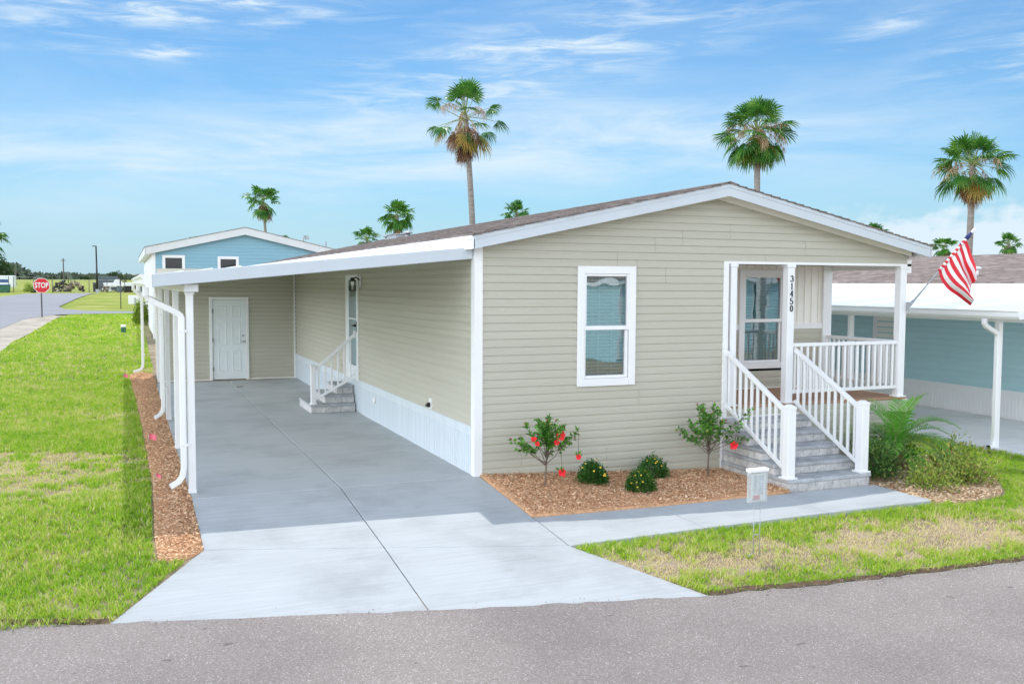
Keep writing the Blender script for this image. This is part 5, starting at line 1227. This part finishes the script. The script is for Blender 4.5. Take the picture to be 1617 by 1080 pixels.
# ================================================================== FLAG, SIGNS, SMALL THINGS
def flag():
    b = Vector((7.02,-.04,2.10)); tip = Vector((7.86,-.42,3.245)); T = thing('flag', 'red and white striped flag on an angled pole fixed to the right porch post', 'flag', tuple(b))
    d = (tip-b).normalized(); hz = Vector((d.x, d.y, 0)).normalized()
    mb = MB(); mb.tube([b, tip - d*.06], .0125, 10); p = mb.build('pole', M['galv'], T)
    mb = MB(); mb.tube([tip - d*.07, tip - d*.04, tip - d*.01, tip + d*.03, tip + d*.05], [.012,.014,.022,.018,.004], 10); mb.build('finial', M['sign_white'], p)
    mb = MB(); mb.tube([b - d*.03, b + d*.10], .022, 12); mb.box(6.965, 6.985, -.09, .01, 2.02, 2.16); mb.tube([(6.98,-.04,2.09), tuple(b)], .026, 10); mb.build('bracket', M['galv'], T)
    # cloth: hoist rolled along the upper pole, fly hangs down and outward
    L0 = (tip-b).length; nu, nv = 66, 40
    # lower and upper long edges as (along horizontal, up) offsets measured on the pole plane
    def on_pole(s): return b + d*(L0*s)
    lo = [(.545,0,0),(.0,.09,-.17),(.0,.22,-.31),(.0,.35,-.42),(.0,.46,-.53)]
    V = []; mats = []
    def curve(pts, t):
        t *= len(pts)-1; i = min(int(t), len(pts)-2); f = t-i; p0 = pts[max(i-1,0)]; p1 = pts[i]; p2 = pts[i+1]; p3 = pts[min(i+2,len(pts)-1)]
        return tuple(.5*((2*b_)+(-a+c)*f+(2*a-5*b_+4*c-e)*f*f+(-a+3*b_-3*c+e)*f**3) for a, b_, c, e in zip(p0,p1,p2,p3))
    E0 = [(0,0),(.05,-.13),(.17,-.27),(.33,-.38),(.50,-.52)]     # fly edge from the low end of the hoist
    E1 = [(0,0),(.06,-.12),(.10,-.26),(.15,-.42),(.15,-.55)]  # fly edge from the high end
    nrm = Vector((-hz.y, hz.x, 0))
    for j in range(nv+1):
        v = j/nv
        for i in range(nu+1):
            u = i/nu; a = curve(E0, v); c = curve(E1, v); w = u**.9
            h = a[0]*(1-w)+c[0]*w; z = a[1]*(1-w)+c[1]*w
            p = on_pole(.46 + .43*u) + hz*h + Vector((0,0,z)) + nrm*(.10*v*sin(u*8.5+v*3.0) + .03*v*sin(u*19+1))
            # fold line running down the middle of the cloth
            p += hz*(.018*v*sin(u*9+2.2)); V.append(p[:])
    mb = MB(); mb.v = V
    for j in range(nv):
        for i in range(nu):
            mb.f.append((j*(nu+1)+i, j*(nu+1)+i+1, (j+1)*(nu+1)+i+1, (j+1)*(nu+1)+i)); mb.m.append(int(i/nu*11) % 2); mb.sm.append(True)
    mb.build('cloth', [M['flag_red'], M['flag_white'], M['flag_blue']], T)
    mb = MB()
    for k in range(16):
        s = .46+.43*k/16; mb.tube([on_pole(s), on_pole(s+.012), on_pole(s+.027)], [.018,.026,.018], 10, mi=k % 2)
    mb.tube([on_pole(.885), on_pole(.92), on_pole(.97)], [.03,.036,.018], 10, mi=2)
    mb.tube([on_pole(.80)+Vector((.0,0,.015)), on_pole(.84)+Vector((0,0,.01))], [.02,.012], 8, mi=2); mb.build('rolled_hoist', [M['flag_red'], M['flag_white'], M['flag_blue']], T)
flag()

def text_mesh(s, size, depth):
    cu = bpy.data.curves.new('lettering', 'FONT'); cu.body = s; cu.size = size; cu.extrude = depth; cu.align_x = 'CENTER'; cu.align_y = 'CENTER'; cu.offset = .006
    o = bpy.data.objects.new('lettering', cu); COL.objects.link(o); dg = bpy.context.evaluated_depsgraph_get(); dg.update()
    me = bpy.data.meshes.new_from_object(o.evaluated_get(dg)); bpy.data.objects.remove(o); return me
def stop_sign():
    base = (-7.68, 38.78, zg(-7.68,38.78)); T = thing('stop_sign', 'red octagonal stop sign on a dark post at the side street', 'sign', base); z0 = base[2]; zc = 2.255
    mb = MB(); mb.box(-7.71,-7.65,38.76,38.80,z0-.1,zc+.3); mb.build('post', M['sign_post'], T)
    def oct_(R): return [(-7.66+R*cos(radians(22.5+45*i)), zc+R*sin(radians(22.5+45*i))) for i in range(8)]
    mb = MB(); mb.prism(oct_(.375), lambda u, v, k: (u, 38.735 if k else 38.755, v)); p = mb.build('sign_plate', M['sign_white'], T)
    mb = MB(); mb.prism(oct_(.352), lambda u, v, k: (u, 38.729 if k else 38.7345, v)); mb.build('red_face', M['stop_red'], p)
    me = text_mesh('STOP', .305, .002); me.materials.append(M['sign_white']); o = bpy.data.objects.new('lettering', me); COL.objects.link(o); o.parent = p
    W[o.name] = W[p.name]; o.rotation_euler = (pi/2, 0, 0); o.scale = (.80, 1.12, 1); o.location = (-7.66-base[0], 38.722-base[1], zc-base[2])
stop_sign()

def brochure():
    x, y, z = 1.76, -3.33, zg(1.76,-3.33); T = thing('brochure_box', 'clear brochure holder with white lid on a wire stake in the front lawn', 'sign box', (x, y, z))
    mb = MB()
    for dx in (-.035,.035): mb.tube([(x+dx,y,z-.1),(x+dx*1.1,y,z+.60)], .005, 6)
    for zz in (.20,.46): mb.tube([(x-.036,y,z+zz),(x+.036,y,z+zz)], .005, 6)
    mb.tube([(x-.035,y,z+.02),(x-.12,y-.03,z+.0)], .006, 6); mb.build('wire_stake', M['galv'], T)
    mb = MB(); mb.box(x-.105,x+.105,y-.022,y-.019,z+.53,z+.83); mb.box(x-.105,x-.102,y-.019,y+.03,z+.53,z+.83); mb.box(x+.102,x+.105,y-.019,y+.03,z+.53,z+.83); mb.box(x-.105,x+.105,y+.03,y+.034,z+.53,z+.83); mb.box(x-.102,x+.102,y-.019,y+.03,z+.53,z+.534); bx = mb.build('holder', M['clear'], T, bevel=.002)
    mb = MB(); mb.box(x-.116,x+.116,y-.034,y+.044,z+.832,z+.868); mb.build('lid', M['sign_white'], T, bevel=.008, seg=2)
    mb = MB(); mb.box(x-.085,x+.09,y-.008,y-.004,z+.545,z+.815); f = mb.build('flyer', M['sign_white'], T)
    mb = MB(); mb.box(x-.055,x-.012,y-.011,y-.0085,z+.62,z+.80); mb.box(x-.0,x+.065,y-.011,y-.0085,z+.60,z+.80); mb.build('print', M['paper'], f)
    mb = MB(); mb.box(x-.06,x+.02,y-.011,y-.0085,z+.555,z+.60); mb.build('print', M['paper_red'], f)
brochure()
for (x, y, lab) in ((-3.74,4.0,'pink survey flag standing in the wood chip strip'), (-4.1,13.6,'pink survey flag in the lawn at the far end of the shadow'), (-3.72,1.3,'fallen pink survey flag low in the chips near the first downspout')):
    z = zg(x,y); T = thing('survey_flag', lab, 'marker flag', (x,y,z), 'pink survey flags'); hh = .07 if 'fallen' in lab else .16
    mb = MB(); mb.tube([(x,y,z-.03),(x+.02,y,z+hh)], .003, 5); mb.build('wire', M['galv'], T)
    mb = MB(); n = 6; s = .5 if 'fallen' in lab else 1
    for i in range(n):
        a, b = i/n, (i+1)/n; f = lambda t: (x+.02+.10*t*s, y+.015*sin(t*5), z+hh-.03*t); p, q = f(a), f(b)
        mb.quad(p, q, (q[0],q[1]-.01,q[2]-.085*s), (p[0],p[1]-.01,p[2]-.085*s))
    mb.build('flag_sheet', M['pink'], T)
x, y = -4.09, 28.19; z = zg(x,y); T = thing('utility_marker', 'small green utility pedestal with white top in the lawn', 'utility box', (x,y,z))
mb = MB(); mb.box(x-.09,x+.09,y-.08,y+.08,z-.05,z+.20); mb.build('body', M['green_box'], T, bevel=.02); mb = MB(); mb.box(x-.095,x+.095,y-.085,y+.085,z+.20,z+.30); mb.build('cap', M['sign_white'], T, bevel=.02)
x, y = -3.45, 50.; z = zg(x,y); T = thing('back_of_sign', 'white rectangular sign seen from behind above the bright shrub', 'sign', (x,y,z))
mb = MB(); mb.box(x-.38,x+.38,y+.03,y+.05,1.12,1.64); mb.build('sign_plate', M['sign_white'], T, bevel=.02); mb = MB(); mb.box(x-.04,x+.04,y-.02,y+.03,z-.05,1.5); mb.build('post', M['galv'], T)
x, y = -4.25, 50.3; z = zg(x,y); T = thing('thin_post', 'thin dark marker post on the mown verge beyond the driveway', 'post', (x,y,z))
mb = MB(); mb.tube([(x,y,z-.1),(x,y,z+1.75)], .03, 8); mb.build('shaft', M['sign_post'], T); mb = MB(); mb.box(x-.04,x+.04,y-.05,y-.03,z+1.45,z+1.75); mb.build('plate', M['sign_post'], T)
o = MB(); 
for i in range(5):
    a = i/5*.13; o.quad((-1.66+a,11.4+.02*sin(i),.004+.012*abs(sin(i*1.4))),(-1.63+a,11.4+.02*sin(i+1),.004+.012*abs(sin((i+1)*1.4))),(-1.62+a,11.50,.006+.01*abs(cos(i))),(-1.66+a,11.49,.006+.01*abs(cos(i))))
tag(o.build('dry_leaf', M['dryleaf']), 'curled dry leaf lying on the carport slab', 'leaf')

# ---- far left: street lamp, poles, fence, scrap yard
x, y = -6.7, 97.5; z = zg(x,y); T = thing('street_lamp', 'tall dark street lamp beside the scrap yard', 'street lamp', (x,y,z))
mb = MB(); mb.tube([(x,y,z-.1),(x-.03,y,6.25)], [.11,.07], 10); mb.build('pole', M['black'], T); mb = MB(); mb.box(x-.42,x+.02,y-.10,y+.10,6.20,6.28); mb.build('lamp_head', M['black'], T, bevel=.02); mb = MB(); mb.box(x-.16,x+.16,y-.16,y+.16,z-.05,z+.4); mb.build('footing', M['galv'], T)
for (x, y, top, lab) in ((-12.2,140,5.9,'tallest bare utility pole left of the street lamp'),(-20.3,160,4.4,'short far utility pole at the left above the fence'),(-14.6,200,4.6,'far utility pole with a small cross arm between lamp and tall pole')):
    z = zg(x,y); T = thing('utility_pole', lab, 'utility pole', (x,y,z), 'far utility poles'); mb = MB(); mb.tube([(x,y,z-.2),(x,y,top)], [.12,.08], 8); mb.build('shaft', M['sign_post'], T); mb = MB(); mb.box(x-.35,x+.35,y-.05,y+.05,top-.35,top-.25); mb.build('cross_arm', M['sign_post'], T)
T = thing('chain_link_fence', 'chain link fence with dark posts along the scrap yard', 'fence', (-12,101,1.35))
mb = MB(); fx = [-19,-17.2,-15.35,-14.9,-13.0,-11.2,-9.4,-7.6,-5.8,-4.0]
for xx in fx: 
    p = MB(); p.tube([(xx,101,1.2),(xx,101,3.0 if xx < -12.5 else 2.75)], .035, 6); p.build('post', M['sign_post'], T)
zz = lambda xx: 2.95 if xx < -12.5 else 2.7
for a, b in zip(fx[:-1], fx[1:]):
    mb.tube([(a,101,zz(a)),(b,101,zz(b))], .018, 5)
    n = int((b-a)/.22)
    for i in range(n): u = a+(b-a)*i/n; mb.bar((u,101,1.35),(u+.22,101,zz(u)-.02), .006, .006, (0,1,0)); mb.bar((u+.22,101,1.35),(u,101,zz(u)-.02), .006, .006, (0,1,0))
mb.build('mesh', M['galv'], T)
def jumble(name, label, x, y, w, h, seed, mats, n=26, cat='scrap pile'):
    r = random.Random(seed); z = zg(x,y); T = thing(name, label, cat, (x,y,z))
    parts = {}
    for i in range(n):
        u = r.uniform(-.5,.5); hh = h*(1-(2*u)**2*.75); p = Vector((x+u*w, y+r.uniform(-.6,.6), z+r.uniform(.05,.9)*hh)); d = rdir(r); d.z *= .5; L = r.uniform(.15,.4)*w*.5
        mi = r.randrange(len(mats)); parts.setdefault(mi, MB()).bar(p-d*L/2, p+d*L/2, r.uniform(.05,.35)*h, r.uniform(.05,.3)*h, (0.1,.2,1))
    for k, q in parts.items(): q.build(('beam','sheet','scrap','board')[k % 4], mats[k], T, bevel=.02)
jumble('scrap_heap', 'dark burnt looking scrap heap right of the stop sign', -10.55, 106, 1.7, 1.35, 1, [M['debris'], M['black'], M['rust']], 34)
jumble('scrap_heap', 'brown heap of timber and brush beside the dark scrap heap', -9.3, 106, 1.9, 1.35, 2, [M['rust'], M['tan'], M['debris']], 40)
jumble('scrap_heap', 'low spread of boards and rubble between the heaps and the lamp', -12.0, 105, 2.6, .45, 3, [M['tan'], M['rust'], M['sign_white']], 24)
jumble('scrap_heap', 'pale pile of white and reddish rubbish right of the lamp', -6.0, 104, 1.2, 1.0, 4, [M['sign_white'], M['rust'], M['alum']], 26)
jumble('scrap_heap', 'mixed low pile of dark and red rubbish at the carport corner', -3.0, 104, 1.9, .85, 5, [M['debris'], M['blue_tarp'], M['rust']], 26)
def bin_(name, label, x, y, w, h, m, lid, cat='bin'):
    z = zg(x,y); T = thing(name, label, cat, (x,y,z)); mb = MB(); mb.prism([(x-w*.45,z),(x+w*.45,z),(x+w*.5,z+h),(x-w*.5,z+h)], lambda u, v, k: (u, y+w*.4*(1 if k else -1), v)); mb.build('body', m, T, bevel=.02)
    mb = MB(); mb.prism([(x-w*.53,z+h),(x+w*.53,z+h),(x+w*.48,z+h*1.12),(x-w*.48,z+h*1.12)], lambda u, v, k: (u, y+w*.45*(1 if k else -1), v)); mb.build('lid', lid, T, bevel=.02)
    mb = MB(); mb.tube([(x-w*.4,y-w*.42,z+.04),(x-w*.4,y-w*.5,z+.04)], .07, 10); mb.tube([(x+w*.4,y-w*.42,z+.04),(x+w*.4,y-w*.5,z+.04)], .07, 10); mb.each('wheel', M['black'], T)
bin_('dumpster', 'green dumpster with blue top at the far left edge', -15.7, 100, 1.15, .75, M['green_box'], M['blue_tarp'], 'dumpster')
bin_('rubbish_bin', 'black bin in front of the fence beside the small bush', -12.9, 99.5, .55, .5, M['black'], M['black'])
bin_('rubbish_bin', 'dark grey bin in front of the pale boat', -4.55, 101.5, .62, .62, M['container'], M['container'])
bin_('rubbish_bin', 'black bin right of the dark grey bin', -3.75, 101.5, .85, .62, M['black'], M['debris'])
x, y = -5.9, 108; z = zg(x,y); T = thing('shipping_container', 'grey blue shipping container behind the street lamp', 'container', (x,y,z)); mb = MB(); mb.box(x-1.1,x+1.25,y,y+2.4,z+.1,z+1.75)
for i in range(15): mb.box(x-1.05+i*.155, x-.98+i*.155, y-.04, y, z+.2, z+1.65)
mb.build('body', M['container'], T); mb = MB(); mb.box(x-1.15,x-1.05,y-.06,y-.041,z,z+1.8); mb.box(x+1.2,x+1.3,y-.06,y-.041,z,z+1.8); mb.build('corner_post', M['debris'], T)
x, y = -7.0, 104.0; z = zg(x,y); T = thing('utility_cabinet', 'dark grey cabinet standing next to the street lamp', 'cabinet', (x,y,z)); mb = MB(); mb.box(x-.3,x+.3,y-.3,y+.3,z,z+1.0); mb.box(x-.34,x+.34,y-.34,y+.34,z+1.0,z+1.06); mb.build('body', M['container'], T, bevel=.02); mb = MB(); mb.box(x-.25,x+.25,y-.315,y-.301,z+.1,z+.9); mb.build('door', M['debris'], T)
x, y = -4.6, 104.5; z = zg(x,y); T = thing('boat', 'pale boat on a low trailer behind the bins', 'boat', (x,y,z))
mb = MB(); hull = [(-1.5,.55),(1.3,.55),(1.6,1.05),(-1.7,1.0)]; mb.prism([(x+a,z+b) for a,b in hull], lambda u, v, k: (u, y+(.5 if k else -.5), v)); mb.build('hull', M['alum'], T, bevel=.08, seg=2); mb = MB(); mb.prism([(x-.6,z+1.03),(x+.4,z+1.06),(x+.1,z+1.4),(x-.4,z+1.4)], lambda u, v, k: (u, y+(.35 if k else -.35), v)); mb.build('cabin', M['sign_white'], T, bevel=.03); mb = MB(); mb.box(x-1.5,x+1.2,y-.3,y+.3,z+.35,z+.45); mb.tube([(x+.2,y-.5,z+.28),(x+.2,y-.62,z+.28)], .28, 14); mb.build('trailer', M['black'], T)
x, y = -2.15, 96.0; z = zg(x,y); T = thing('grey_shed', 'small dark grey shed peeping out behind the carport corner', 'shed', (x,y,z)); mb = MB(); mb.box(x-.75,x+1.2,y,y+2,z,z+1.6); mb.build('wall', M['container'], T); mb = MB(); mb.prism([(x-.9,z+1.55),(x+.2,z+2.1),(x+1.4,z+1.55)], lambda u, v, k: (u, y-.1 if k else y+2.1, v)); mb.build('roof', M['debris'], T)
x, y = -17.0, 104; z = zg(x,y); T = thing('white_trailer', 'low white trailer behind the fence at the left edge', 'trailer', (x,y,z)); mb = MB(); mb.box(x-1.6,x+1.9,y,y+2,z+.45,z+1.75); mb.build('body', M['alum'], T, bevel=.06); mb = MB(); mb.box(x-1.2,x+1.3,y-.02,y-.001,z+1.0,z+1.35); mb.build('window', M['blue_tarp'], T); mb = MB(); mb.tube([(x,y-.05,z+.3),(x,y+.2,z+.3)], .3, 14); mb.build('wheel', M['black'], T)
